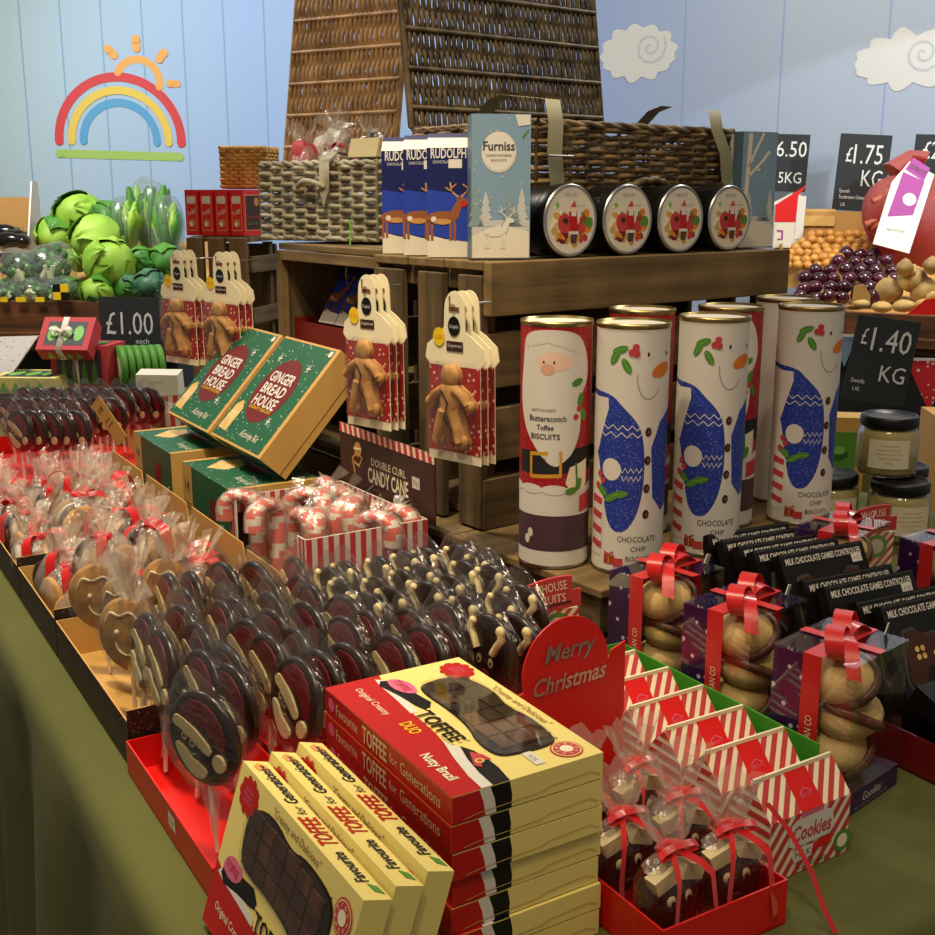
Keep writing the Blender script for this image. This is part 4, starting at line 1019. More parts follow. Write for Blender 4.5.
def reindeer_bag(loc, rot, label, first=[]):
    if first: return clone(first[0], loc, 0, label, rot=rot)
    p = thing('chocolate_reindeer_bag', label, 'sweet bag', loc, 0, 'bagged chocolate reindeer in the Merry Christmas tray', rot); first.append(p)
    m = MB(); m.ball((0, 0, .034), (.027, .014, .034), 'choc_mid', 18, 12, fn=lambda v: 1.12 - .12 * v[2] + .15 * abs(v[0] * v[2]))
    m.ball((0, -.0135, .024), (.006, .004, .005), 'brown', 8, 6)
    for sg in (-1, 1): m.ball((sg * .008, -.0125, .042), (.0055, .003, .006), 'cream', 10, 6); m.ball((sg * .008, -.0155, .0415), (.002, .0015, .003), 'black', 8, 6)
    m.build('chocolate_head', p)
    m = MB()
    for sg in (-1, 1): m.box((sg * .014, -.008, .063), (.022, .012, .014), 'cream', rot=(0, sg * .35, 0))
    m.build('antler_biscuit', p)
    m = MB(); q = random.Random(5); n = 18; prof_ = [(.028, .0), (.034, .02), (.033, .055), (.024, .068), (.007, .083), (.016, .098), (.026, .125)]
    vs = []
    for k, (r_, z) in enumerate(prof_):
        for i in range(n):
            a = 2 * pi * i / n; j = 1 + (q.uniform(-.28, .28) if k > 4 else q.uniform(-.07, .07)); vs.append((r_ * j * cos(a), r_ * j * sin(a) * .62, z + (q.uniform(-.008, .008) if k == 6 else 0)))
    m.add(vs, [(k * n + i, k * n + (i + 1) % n, (k + 1) * n + (i + 1) % n, (k + 1) * n + i) for k in range(len(prof_) - 1) for i in range(n)], ['film' if k < 3 else 'crinkle' for k in range(len(prof_) - 1) for i in range(n)])
    m.build('wrapper', p)
    m = MB(); m.tube([(.009 * cos(a), .006 * sin(a), .083) for a in [2 * pi * i / 10 for i in range(11)]], .004, 'ribbon', 6)
    for sg in (-1, 1):
        m.ribbon([(sg * .02 * sin(a), -.006 - .004 * sin(a), .083 + .014 * (1 - cos(a)) * .6 - .004 * a) for a in [pi * i / 8 for i in range(9)]], (.3, 1, .3), .007, 'ribbon')
        m.ribbon([(sg * .004, -.008, .083), (sg * .012, -.022, .078), (sg * .017, -.03, .07), (sg * .02, -.032, .04), (sg * .022, -.036, .012)], (1, .4, .2), .0075, 'ribbon')
    m.build('ribbon', p); return p
k = 0
for a, u_ in enumerate((-.28, -.222, -.162)):
    for c, v_ in enumerate((.2565, .3165)):
        reindeer_bag(UV(v_, u_, TABLE + .0035), (0, 0, AT + rad(R.uniform(-10, 8))), f'bagged chocolate reindeer, {("front", "middle", "back")[a]} row {("left", "right")[c]}, in the Merry Christmas tray').scale = (.98, .98, .88)
# loose curl of ribbon over the tray edge
m = MB(); pts = [UV(.335, -.30, .90), UV(.352, -.31, .875), UV(.362, -.325, .845), UV(.366, -.335, .82), UV(.37, -.345, .802)]
m.ribbon(pts, (cos(AT), sin(AT), 0), .005, 'ribbon'); o = m.build('ribbon'); tag(o, 'thin red ribbon end trailing over the right corner of the Merry Christmas tray', 'ribbon')

# ================================================================ COOKIE CARTONS
gp, m, w, d = tray('display_tray', 'bright green card tray holding the row of striped cookie cartons', .366, .482, -.222, .062, .05, 'lime', walls=(.002, .076, .076, .004)); m.build('tray', gp)
def cookie_carton(label, loc, rot, first=[]):
    if first: return clone(first[0], loc, 0, label, rot=rot)
    p = thing('cookie_carton', label, 'cookie carton', loc, 0, 'striped cookie cartons in the green tray', rot); first.append(p)
    w, d, hb, hr = .096, .047, .055, .081; a = w / 2
    m = MB(); m.prism(FR((a, -d / 2, 0), (0, 1, 0), (0, 0, 1)), [(0, 0), (d, 0), (d, hb), (d / 2, hr), (0, hb)], w, 'pale_cream')
    f = FR((-a, -d / 2, 0), (1, 0, 0), (0, 0, 1)); stripes(m, f, rect(0, 0, w, hb), -38, .0105, .0055, 'rb_red')
    rf = FR((-a, -d / 2, hb), (1, 0, 0), (0, d / 2, hr - hb)); L_ = math.hypot(d / 2, hr - hb); stripes(m, rf, rect(0, 0, w, L_), -38, .0105, .0055, 'rb_red')
    rb = FR((a, d / 2, hb), (-1, 0, 0), (0, -d / 2, hr - hb)); stripes(m, rb, rect(0, 0, w, L_), 38, .0105, .0055, 'rb_red')
    lf = FR((-a, d / 2, 0), (0, -1, 0), (0, 0, 1)); stripes(m, lf, [(0, 0), (d, 0), (d, hb), (d / 2, hr), (0, hb)], 90, .0105, .0055, 'rb_red')
    rt = FR((a, -d / 2, 0), (0, 1, 0), (0, 0, 1)); stripes(m, rt, [(0, 0), (d, 0), (d, hb), (d / 2, hr), (0, hb)], 60, .0105, .0055, 'rb_red')
    m.poly(rf, rect(.036, 0, .062, L_), 'bright_red', .0006); m.poly(f, rect(.036, .047, .062, hb), 'pink', .0006)
    m.stroke(rf, [(.042, .014), (.049, .018), (.056, .014)], .001, 'pink', .0009); m.text(rf, 'BISCUITS', .049, .012, .003, 'pink', .0009, w=.014)
    m.poly(f, [(.022, .028), (.024, .046), (.03, .050), (.066, .051), (.074, .048), (.076, .030), (.07, .026), (.028, .025)], 'white', .0008)
    m.text(f, 'Cookies', .049, .0375, .014, 'rb_red', .001, bold=True, w=.046, shear=.1)
    m.poly(f, [(.03, .011), (.05, .012), (.052, .023), (.034, .024), (.026, .018)], 'white', .0008); m.text(f, 'MILK', .04, .0175, .006, 'dark_grey', .001, w=.018)
    m.poly(f, [(.05, .015), (.075, .017), (.072, .026), (.052, .023)], 'bright_red', .0009); m.text(f, 'Chocolate', .052, .006, .006, 'dark_grey', .001, w=.036)
    m.disc(f, .088, .014, .0105, 'leaf', .0009, n=16); m.disc(f, .088, .014, .0065, 'pale_cream', .0011, n=12)
    m.build('carton', p)
    m = MB(); m.box((.0, 0, hr + .001), (w * .96, .0022, .004), 'pale_cream'); m.build('ridge_seam', p); return p
for i in range(6):
    cookie_carton(('striped cookie carton at the near end of the green tray, its Cookies label facing out' if i == 0 else f'red and white striped cookie carton, {ORD[i]} from the near end of the green tray'), UV(.4185 + R.uniform(-.001, .001), -.245 + i * .0525 if i else -.247, TABLE + .0028 if i else TABLE + .0008), (0, 0, AT + R.uniform(-.02, .02)))

# ================================================================ CLEAR BISCUIT BOXES
def clear_box(label, loc, rz, first=[]):
    if first: return clone(first[0], loc, rz, label)
    p = thing('clear_biscuit_box', label, 'biscuit box', loc, rz, 'clear boxes of biscuits tied with red ribbon'); first.append(p)
    w, d, h = .1, .082, .148
    m = MB(); m.box((0, 0, .011), (w, d, .021), 'purple'); f = FRONT(-d / 2); m.text(f, 'Goodies', .0, .012, .009, 'white', .0004, w=.034, shear=.2); m.text(f, 'BISCUITS AND CHOCOLATES', 0, .004, .003, 'grey', .0004, w=.06)
    m.text(RIGHT(w / 2), 'Goodies', .0, .012, .009, 'white', .0004, w=.034, shear=.2)
    m.build('base', p)
    m = MB(); m.box((-w / 2 + .0012, .022, h / 2 + .01), (.0008, d / 2 - .004, h - .024), 'purple_dots'); m.box((.0, d / 2 - .0016, h / 2 + .01), (w - .004, .001, h - .024), 'purple_dots'); m.build('dotted_insert', p)
    m = MB(); m.box((0, 0, h / 2 + .011), (w, d, h - .022), 'acetate'); m.build('clear_sleeve', p)
    for i in range(3):
        m = MB(); z = .047 + i * .034; c = (-.008 + .007 * (i % 2), -.006 - .006 * (i % 2), z)
        m.ball(c, (.036, .031, .023), 'shortbread', 18, 12, .015, i)
        for kk, dz in enumerate((.1,)):
            rt_ = Matrix.Rotation(rad((-52, 40, -46)[i]), 3, 'Y'); ring_ = []
            for j in range(25):
                v_ = rt_ @ Vector((cos(2 * pi * j / 24), sin(2 * pi * j / 24), -.1)); v_.normalize(); ring_.append((c[0] + v_.x * .0365, c[1] + v_.y * .0315, c[2] + v_.z * .0235))
            m.tube(ring_, .0052, 'choc_milk', 6, flat=1)
        m.build('biscuit', p)
    m = MB(); m.ball((.03, .004, .06), (.014, .022, .03), 'choc_mid', 12, 8); m.ball((.028, .004, .11), (.014, .02, .022), 'choc_mid', 12, 8); m.build('chocolate_biscuit', p)
    m = MB(); t = .0008
    for x in (-w / 2 - t, w / 2 + t): m.ribbon([(x, 0, .001), (x, 0, h + t)], (0, 1, 0), .019, 'ribbon')
    m.ribbon([(-w / 2 - t, 0, h + t), (w / 2 + t, 0, h + t)], (0, 1, 0), .019, 'ribbon'); m.ribbon([(0, -d / 2, h + 2 * t), (0, d / 2, h + 2 * t)], (1, 0, 0), .012, 'ribbon')
    g = LEFT(-w / 2 - t); m.text(g, 'THE COCOABEAN CO', .0, .055, .007, 'pale_cream', .0006, w=.07, rot=pi / 2)
    rb = m.build('ribbon', p)
    bow(rb, w=.017, sz=.042, rz=.35, loc=(0, 0, h + .005), tails=.058, up=.1)
    m = MB(); m.box((w / 2 - .004, -.02, h + .006), (.018, .001, .011), 'white', rot=(.2, .3, .4)); m.text(FR((w / 2 - .004, -.0212, h + .006), (1, .35, 0), (0, 0, 1)), '3.95', 0, 0, .005, 'grey', .001); m.build('price_tag', p)
    return p
clear_box('clear biscuit box with red bow nearest the viewer, right of the cookie cartons', Vector((.348, 1.004, TABLE + .0006)), rad(43))
clear_box('clear biscuit box with red bow, middle of the line beside the cookie cartons', Vector((.285, 1.116, TABLE + .0006)), rad(42))
clear_box('clear biscuit box with red bow standing against the low crate corner', Vector((.222, 1.221, TABLE + .0006)), rad(41))
clear_box('clear biscuit box with red bow behind the black bars, in front of the jars', Vector((.475, 1.40, TABLE + .0006)), rad(48))
clear_box('clear biscuit box with red bow at the right edge of the picture', Vector((.59, 1.335, TABLE + .0006)), rad(30))

# ================================================================ BLACK CHOCOLATE BOXES
bt_, m, w, d = tray('display_tray', 'deep red card tray holding the black chocolate boxes at the right', .632, .835, -.262, .10, .055, 'deep_red', walls=(.05, .05, .07, .04)); m.build('tray', bt_)
def pad_box(label, loc, rot, first=[]):
    if first: return clone(first[0], loc, 0, label, rot=rot)
    p = thing('chocolate_box', label, 'chocolate box', loc, 0, 'black game controller chocolate boxes', rot); first.append(p)
    w, t, h = .132, .014, .15
    m = MB(); m.box((0, 0, h / 2), (w, t, h), 'black'); f = FRONT(-t / 2)
    m.stroke(f, [(-w / 2 + .001, h - .002), (w / 2 - .001, h - .002)], .0012, 'dark_grey', .0003)
    m.text(f, 'MILK CHOCOLATE GAMES CONTROLLER', 0, h - .010, .0075, 'white', .0005, bold=True, w=w * .9)
    C_ = [(-.05, .1), (-.045, .118), (-.03, .12), (-.02, .112), (.02, .112), (.03, .12), (.045, .118), (.05, .1), (.055, .07), (.046, .055), (.036, .06), (.026, .08), (-.026, .08), (-.036, .06), (-.046, .055), (-.055, .07)]
    m.poly(f, [(x * 1.08, (y - .09) * 1.12 + .09) for x, y in C_], 'dark_grey', .0003); m.prism(FRONT(-t / 2 - .002), C_, .002, 'choc_mid')
    g = FRONT(-t / 2 - .002)
    for x, y in ((-.036, .1), (-.028, .1), (-.036, .092), (-.028, .092), (.034, .104), (.04, .098), (.034, .092), (.028, .098), (-.012, .092), (.012, .092)): m.disc(g, x, y, .0032, 'shortbread', .0005, n=8)
    m.poly(f, rect(.042, h - .024, .058, h - .014), 'white', .0006); m.text(f, '4.50', .05, h - .019, .005, 'grey', .0009)
    m.build('printed_box', p); return p
tops = [(696, 532), (711, 537), (727, 543), (742, 548), (767, 552), (790, 577), (811, 583), (842, 598), (866, 602)]
Ud = Vector((-sin(AT), cos(AT), 0)); Vd = Vector((cos(AT), sin(AT), 0)); tl = rad(28)
w0 = on(696, 532, .945); w1 = on(866, 602, .945)
prev = None
for i, (px, py) in enumerate(tops):
    a = on(px, py, .945); u_ = (a - w0).dot(Ud) * 1.0
    if prev is not None and prev - u_ < .0185: u_ = prev - .0185
    prev = u_
    v_ = (a - w0).dot(Vd)
    c = w0 + Ud * u_ + Vd * (v_ + .066) - Ud * (.15 * sin(tl) + .012); c.z = TABLE + .0085
    pad_box(('frontmost black chocolate box, its chocolate game controller showing through' if i == 8 else 'black chocolate box with white price label, between the two groups' if i == 4 else f'black chocolate box, {ORD[i]} from the far end of the leaning row'), c, (-tl, 0, AT - rad(3) + R.uniform(-.02, .02)))
p = thing('chocolate_box', 'black chocolate box lying flat at the front of the deep red tray', 'chocolate box', UV(.70, -.225, TABLE + .056), 0, None, (rad(22), 0, AT))
m = MB(); m.box((0, 0, .011), (.13, .07, .022), 'black'); m.text(UP(.022), 'One of the Best', 0, .012, .010, 'white', .0006, w=.09, bold=True); m.text(UP(.022), 'CHOCOLATE BOTTLE', 0, -.01, .007, 'grey', .0006, w=.09); f = FRONT(-.035); m.text(f, 'MILK CHOCOLATE', 0, .011, .007, 'white', .0006, w=.09); m.build('printed_box', p)
m = MB(); m.tube([(.02 + .02 * cos(a), .03 + .004 * sin(a), .024 + .016 * sin(a)) for a in [pi * i / 10 for i in range(11)]], .0016, 'white'); m.build('cord_handle', p)

# farmhouse biscuit packets
def farm(label, loc, rz, w=.074, h=.157, first=[]):
    if first: return clone(first[0], loc, rz, label)
    p = thing('biscuit_packet', label, 'biscuit packet', loc, rz, 'red topped biscuit packets'); first.append(p)
    m = MB(); m.box((0, 0, h * .36), (w, .035, h * .72), 'pale_cream'); f = FRONT(-.0175)
    stripes(m, f, rect(-w / 2, 0, w / 2, h * .72), -40, .009, .0045, 'rb_red'); m.disc(f, .012, h * .6, .016, 'leaf', .0006, n=18); m.disc(f, .012, h * .6, .0105, 'offwhite', .0008, n=14)
    P = [(-w / 2 - .002, h * .68)] + [(-w / 2 - .002 + (w + .004) * i / 10 * .86, h * .86 + .016 * sin(pi * (i / 10) * .5 + .2)) for i in range(11)] + [(w / 2 - .01, h * .86), (w / 2 + .002, h * .86), (w / 2 + .002, h * .74), (.01, h * .72)]
    m.prism(FRONT(-.0185), P, .003, 'rb_red'); g = FRONT(-.0185)
    m.text(g, 'FARMHOUSE', -.004, h * .885, .0105, 'pale_cream', .0006, w=.052, rot=.12); m.text(g, 'BISCUITS', .0, h * .80, .010, 'pale_cream', .0006, w=.042, rot=.1); m.stroke(g, [(-.02, h * .745), (.028, h * .775)], .0035, 'deep_red', .0006)
    m.build('printed_packet', p); return p
farm('red topped Farmhouse Biscuits packet behind the Merry Christmas header', UV(.414, .118, TABLE + .0008), AT + rad(-14))
v = dep(853, 560, 1.50); farm('red topped Farmhouse Biscuits packet between the right clear box and the jars', Vector((v.x + .03, v.y + .06, TABLE + .0008)), AT + rad(-20))

# ================================================================ JARS
def jar(label, loc, rz, first=[]):
    if first: return clone(first[0], loc, rz, label)
    p = thing('preserve_jar', label, 'jar', loc, rz, 'honey coloured jars with black lids'); first.append(p)
    m = MB(); m.lathe([(0, .002), (.044, .002), (.0475, .008), (.0475, .068), (.043, .076), (0, .076)], 'honey', 36); m.build('contents', p)
    m = MB(); m.lathe([(0, 0), (.045, 0), (.0495, .006), (.0495, .07), (.045, .078), (.041, .081), (.041, .088)], 'jar_glass', 40); gl_ = m.build('glass', p)
    m = MB(); m.lathe([(.0455, .081), (.047, .083), (.047, .095), (.0445, .099), (.042, .099), (.041, .097), (0, .097)], 'black', 40); m.build('lid', p)
    m = MB(); w = WRAP(.0498); m.poly(w, rect(-.034, .016, .034, .064), 'pale_cream', .0003)
    for i, z in enumerate((.054, .047, .04, .033, .026)): m.text(w, ('HANDMADE', 'LEMON CURD', 'MADE WITH BUTTER', 'TRADITIONAL', '320g')[i], 0, z, .0034, 'tan', .0005, w=(.03, .04, .044, .036, .014)[i])
    m.build('paper_label', gl_); return p
jar('large honey coloured jar with black lid, left one of the lower jars', Vector((.612, 1.888, TABLE + .0006)), face(Vector((.6, 1.88, 0)), 25))
jar('large honey coloured jar with black lid, lower right and in front', Vector((.712, 1.835, TABLE + .0006)), face(Vector((.7, 1.8, 0)), 28))
jar('large honey coloured jar with black lid, half hidden behind the lower jars', Vector((.752, 1.945, TABLE + .0006)), 0)
jar('large honey coloured jar with black lid, standing on top of the other jars', Vector((.703, 1.882, TABLE + .1006)), face(Vector((.7, 1.8, 0)), 5))
p = thing('tea_box', 'green and kraft coloured box behind the lower jars', 'box', dep(838, 470, 2.15), rad(-10)); p.location.z = TABLE + .0006
m = MB(); m.box((0, 0, .09), (.08, .06, .138), 'kraft'); m.poly(FRONT(-.03), rect(-.038, .03, .024, .132), 'leaf', .0004); m.poly(FRONT(-.03), circ(-.008, .09, .02, .012, 12), 'dark_leaf', .0007); m.poly(FRONT(-.03), circ(-.006, .098, .012, .008, 12), 'light_green', .0009); m.build('carton', p)

# ================================================================ CANDY CANE BOX
ca = rad(33); w, d, h = .175, .25, .138
cp_ = Vector((-.200, 1.362, 0)); cc_ = Vector((cp_.x + cos(ca) * w / 2 - sin(ca) * d / 2, cp_.y + sin(ca) * w / 2 + cos(ca) * d / 2, TABLE + .0006))
cb = thing('candy_cane_box', 'red and white striped candy cane box with a brown header card', 'display box', cc_, ca)
m = MB(); th = .002
m.box((0, 0, .002), (w, d, .003), 'brown')
for (c, dd, f, L_, inn) in (((0, -d / 2, h / 2), (w, th, h), FRONT(-d / 2 - th / 2), w, None), ((w / 2, 0, h / 2), (th, d, h), RIGHT(w / 2 + th / 2), d, LEFT(w / 2 - th / 2)), ((0, d / 2, h / 2), (w, th, h), FR((0, d / 2 + th / 2, 0), (-1, 0, 0), (0, 0, 1)), w, FRONT(d / 2 - th / 2)), ((-w / 2, 0, .03), (th, d, .06), LEFT(-w / 2 - th / 2), d, None)):
    m.box(c, dd, 'white'); hh = dd[2]; n_ = int(L_ / .0152)
    for i in range(n_ + 1):
        x = -L_ / 2 + i * .0152
        m.poly(f, rect(x, 0, min(x + .0076, L_ / 2), hh), 'rb_red', .0004)
        if inn: m.poly(inn, rect(x, hh - .024, min(x + .0076, L_ / 2), hh), 'rb_red', .0004)
    if inn: m.poly(inn, rect(-L_ / 2, 0, L_ / 2, hh - .024), 'brown', .0004)
m.box((-w / 2, -d / 2 + .012, h / 2), (th, .024, h), 'white'); m.box((-w / 2, d / 2 - .012, h / 2), (th, .024, h), 'white')
for y in (-d / 2 + .004, -d / 2 + .014, d / 2 - .006, d / 2 - .016): m.box((-w / 2 - .0012, y, h / 2), (.0006, .005, h), 'rb_red')
m.build('striped_box', cb)
m = MB(); g = LEFT(w / 2 + .006, 0, h - .01); hw = d / 2 + .01; hh = .098
m.prism(g, rect(-hw, 0, hw, hh), .002, 'brown'); m.poly(g, rect(-hw, hh - .014, hw, hh), 'pale_cream', .0004)
for i in range(17): x = -hw + i * .016; m.poly(g, [(x, hh - .014), (x + .009, hh - .014), (x + .006, hh), (x - .003, hh)] if i else [(x, hh - .014), (x + .009, hh - .014), (x + .006, hh), (x, hh)], 'rb_red', .0007)
m.text(g, 'DOUBLE CURL', .012, .056, .011, 'pale_cream', .0008, w=.098); m.text(g, 'CANDY CANE', .010, .036, .022, 'pale_cream', .0008, bold=True, w=.115)
m.stroke(g, [(-.088, .03), (-.095, .05), (-.08, .062), (-.065, .055), (-.075, .042), (-.09, .046)], .004, 'tan', .0008); m.disc(g, -.078, .066, .011, 'tan', .0007); m.stroke(g, [(-.09, .066), (-.066, .068)], .003, 'pale_cream', .001)
m.poly(g, rect(.078, .042, .098, .058), 'white', .0008); m.text(g, '75p', .088, .05, .007, 'grey', .0011); m.text(g, '28g', .06, .014, .009, 'tan', .0008)
m.build('header_card', cb)
def cane(label, loc, rot, first=[]):
    if first: return clone(first[0], loc, 0, label, rot=rot)
    p = thing('candy_cane', label, 'candy cane', loc, 0, 'candy canes in the striped box', rot); first.append(p)
    pts = [(0, 0, z) for z in (0, .02, .04, .06, .08, .1, .118)] + [(.016 - .016 * cos(a), 0, .118 + .018 * sin(a)) for a in [pi * i / 8 for i in range(1, 9)]] + [(.032, 0, .1)]
    P = [Vector(q_) for q_ in pts]; fine = []
    for i in range(len(P) - 1):
        for e in range(2): fine.append(P[i].lerp(P[i + 1], e / 2))
    fine.append(P[-1]); m = MB()
    n = 8; mats = []
    for i in range(len(fine) - 1):
        for j in range(n): mats.append('bright_red' if ((i * 2 + j * 1) % 8) < 5 else 'white')
    m.tube(fine, .0085, mats, n)
    m.build('cane', p); m = MB(); m.tube([v_ + Vector((0, 0, .0)) for v_ in fine[::2]], .0105, 'crinkle', 7, cap=False); crumple(m, (.01, 0, .135), .022, 'crinkle', 5, 2); m.build('wrapper', p)
    m = MB(); m.box((0, -.0095, .06), (.014, .001, .045), 'tan'); m.build('label', p); return p
cM = Matrix.Translation(cc_) @ Matrix.Rotation(ca, 4, 'Z')
k = 0
for a in range(4):
    for c in range(3):
        x = -.06 + c * .058 + R.uniform(-.005, .005); y = -.085 + a * .057 + R.uniform(-.008, .008)
        q_ = cM @ Vector((x, y, .006 + (R.uniform(-.0, .008))))
        cane(f'wrapped candy cane, {ORD[c]} from the left, {ORD[a]} row of the striped box', q_, (rad(R.uniform(-7, 7)), rad(R.uniform(-9, 3)), R.uniform(0, 6.28))).scale = (1.45, 1.45, 1.0); k += 1

# ================================================================ GINGERBREAD HOUSE BOXES
def house_face(m, T, w, L):
    m.poly(T, rect(.0, .004, w - .012, L - .004), 'green_flecks', .0003)
    a = w / 2 - .006
    m.poly(T, circ(a, L * .52, w * .30, L * .30, 24, rot=.1), 'deep_red', .0006)
    for i, s_2 in enumerate(('GINGER', 'BREAD', 'HOUSE')): m.text(T, s_2, a, L * (.645 - .115 * i), L * .095, 'white', .001, bold=True, w=w * .42)
    m.text(T, 'DECORATE YOUR OWN', a, L * .345, L * .03, 'yellow', .001, w=w * .4)
    m.poly(T, [(.006, .018), (.012, L * .32), (.03, L * .37), (.048, L * .30), (.044, .016)], 'shortbread', .0009); m.stroke(T, [(.014, L * .16), (.02, L * .26), (.034, L * .24), (.03, L * .14)], .0014, 'white', .0011)
    m.text(T, 'Activity Kit', w * .62, L * .12, L * .06, 'offwhite', .001, w=w * .34, shear=.3)
    for x, y in ((w * .74, L * .28), (w * .2, L * .8), (w * .75, L * .78)):
        for aa in (0, 60, 120): m.stroke(T, [(x - .008 * cos(rad(aa)), y - .008 * sin(rad(aa))), (x + .008 * cos(rad(aa)), y + .008 * sin(rad(aa)))], .0018, 'white', .001 + aa * 1e-6)
    m.disc(T, w - .02, L - .012, .006, 'white', .0012)
def house(label, loc, rot, w=.225, L=.212, T_=.057):
    p = thing('gingerbread_house_box', label, 'gift box', loc, 0, None, rot)
    m = MB(); m.box((w / 2, L / 2, T_ / 2), (w, L, T_ - .001), 'kraft_side', mats=['kraft_side', 'kraft', 'green', 'kraft', 'kraft_side', 'kraft'])
    house_face(m, FR((0, 0, T_ - .0005), (1, 0, 0), (0, 1, 0)), w, L)
    m.poly(RIGHT(w, 0, 0), rect(.0, .012, L, .0135), 'mid_brown', .0003)
    m.build('printed_box', p); return p
th = rad(48)
Rm = Matrix.Rotation(RZT, 3, 'Z') @ Matrix.Rotation(th, 3, 'X')
C = dep(259, 459, 1.76); house('large green gingerbread house box tilted up, nearest the striped candy cane box', C - Rm @ Vector((.225, 0, .057)), (th, 0, RZT))
Cb = C + Ud * .236 + Vd * (-.002); house('large green gingerbread house box tilted up, further left of the two', Cb - Rm @ Vector((.225, 0, .057)), (th, 0, RZT))
for i, (u0, L_) in enumerate(((.763, .235), (1.062, .235))):
    p = thing('gingerbread_house_box', ('green gingerbread house box lying flat under the nearest tilted box', 'green gingerbread house box lying flat under the far tilted box')[i], 'gift box', UV(.288, u0 + L_ / 2, TABLE + .0008), AT)
    W_, H_ = .15, .118; m = MB(); m.box((W_ / 2, 0, H_ / 2), (W_, L_, H_), 'kraft', mats=['kraft', 'green_flecks', 'kraft', 'kraft', 'kraft', 'green'])
    T = UP(H_, 0, 0); m.poly(T, [(.02, .05), (.06, .09), (.09, .08), (.08, .03), (.04, .02)], 'shortbread', .0005); m.poly(T, circ(.1, 0, .03, .045), 'deep_red', .0005); m.text(T, 'Activity Kit', .04, -.07, .014, 'offwhite', .0008, w=.06, rot=-pi / 2, shear=.3)
    m.poly(T, rect(0, L_ / 2 - .012, W_, L_ / 2), 'kraft', .0004); m.poly(T, rect(0, -L_ / 2, W_, -L_ / 2 + .012), 'kraft', .0004)
    f = LEFT(0); m.poly(f, rect(-L_ / 2, 0, -L_ / 2 + .05, H_), 'kraft', .0004); m.text(f, '14', -L_ / 2 + .025, H_ * .7, .02, 'brown', .0008); m.stroke(f, [(-L_ / 2 + .01, .045), (-L_ / 2 + .04, .045)], .002, 'mid_brown', .0008); m.stroke(f, [(-L_ / 2 + .01, .052), (-L_ / 2 + .04, .052)], .002, 'mid_brown', .0008)
    m.poly(f, rect(.02, .04, .05, .085), 'deep_red', .0005)
    m.build('printed_box', p)

# ================================================================ BLUE PACKETS IN THE OPEN CRATE
ml = lambda x, y, z: Vector((C2.x + cos(A2) * x - sin(A2) * y, C2.y + sin(A2) * x + cos(A2) * y, LOW + z))
tl_ = min(L2 - .06, .36)
rt, m, w, d = tray('display_tray', 'red card tray inside the open fronted crate, filled with blue packets', 0, .2, 0, tl_, .05, 'deep_red', rz=A2, loc=ml(.125, L2 / 2 + .03, .1725), walls=(.05, .06, .05, .045)); m.build('tray', rt)
for i in range(4):
    q_ = ml(.07, .185 + i * .06, .205)
    o = clone(dp0, q_, 0, ('blue reindeer packet lying back in the red tray, ' + ('nearest the large crate', 'second from the large crate', 'third from the large crate', 'farthest from the large crate')[i]), 'blue reindeer packets in the crate tray', rot=(rad(-30), 0, A2 - rad(90)))
for i in range(2):
    q_ = ml(.05, .11 + i * .05, .235)
    p = thing('biscuit_pouch', ('small brown and white biscuit pouch in the red tray, nearer the slats', 'small brown and white biscuit pouch in the red tray, next to the blue packets')[i], 'pouch', q_, A2 - rad(80)); m = MB(); m.ball((0, 0, .0), (.03, .022, .016), 'ginger', 14, 8, .15, i); m.ball((0, -.004, .008), (.02, .012, .012), 'offwhite', 10, 6, .2, i + 5); m.build('biscuits', p); m = MB(); m.ball((0, 0, .002), (.034, .026, .022), 'crinkle', 14, 8, .15, i); m.build('wrapper', p)

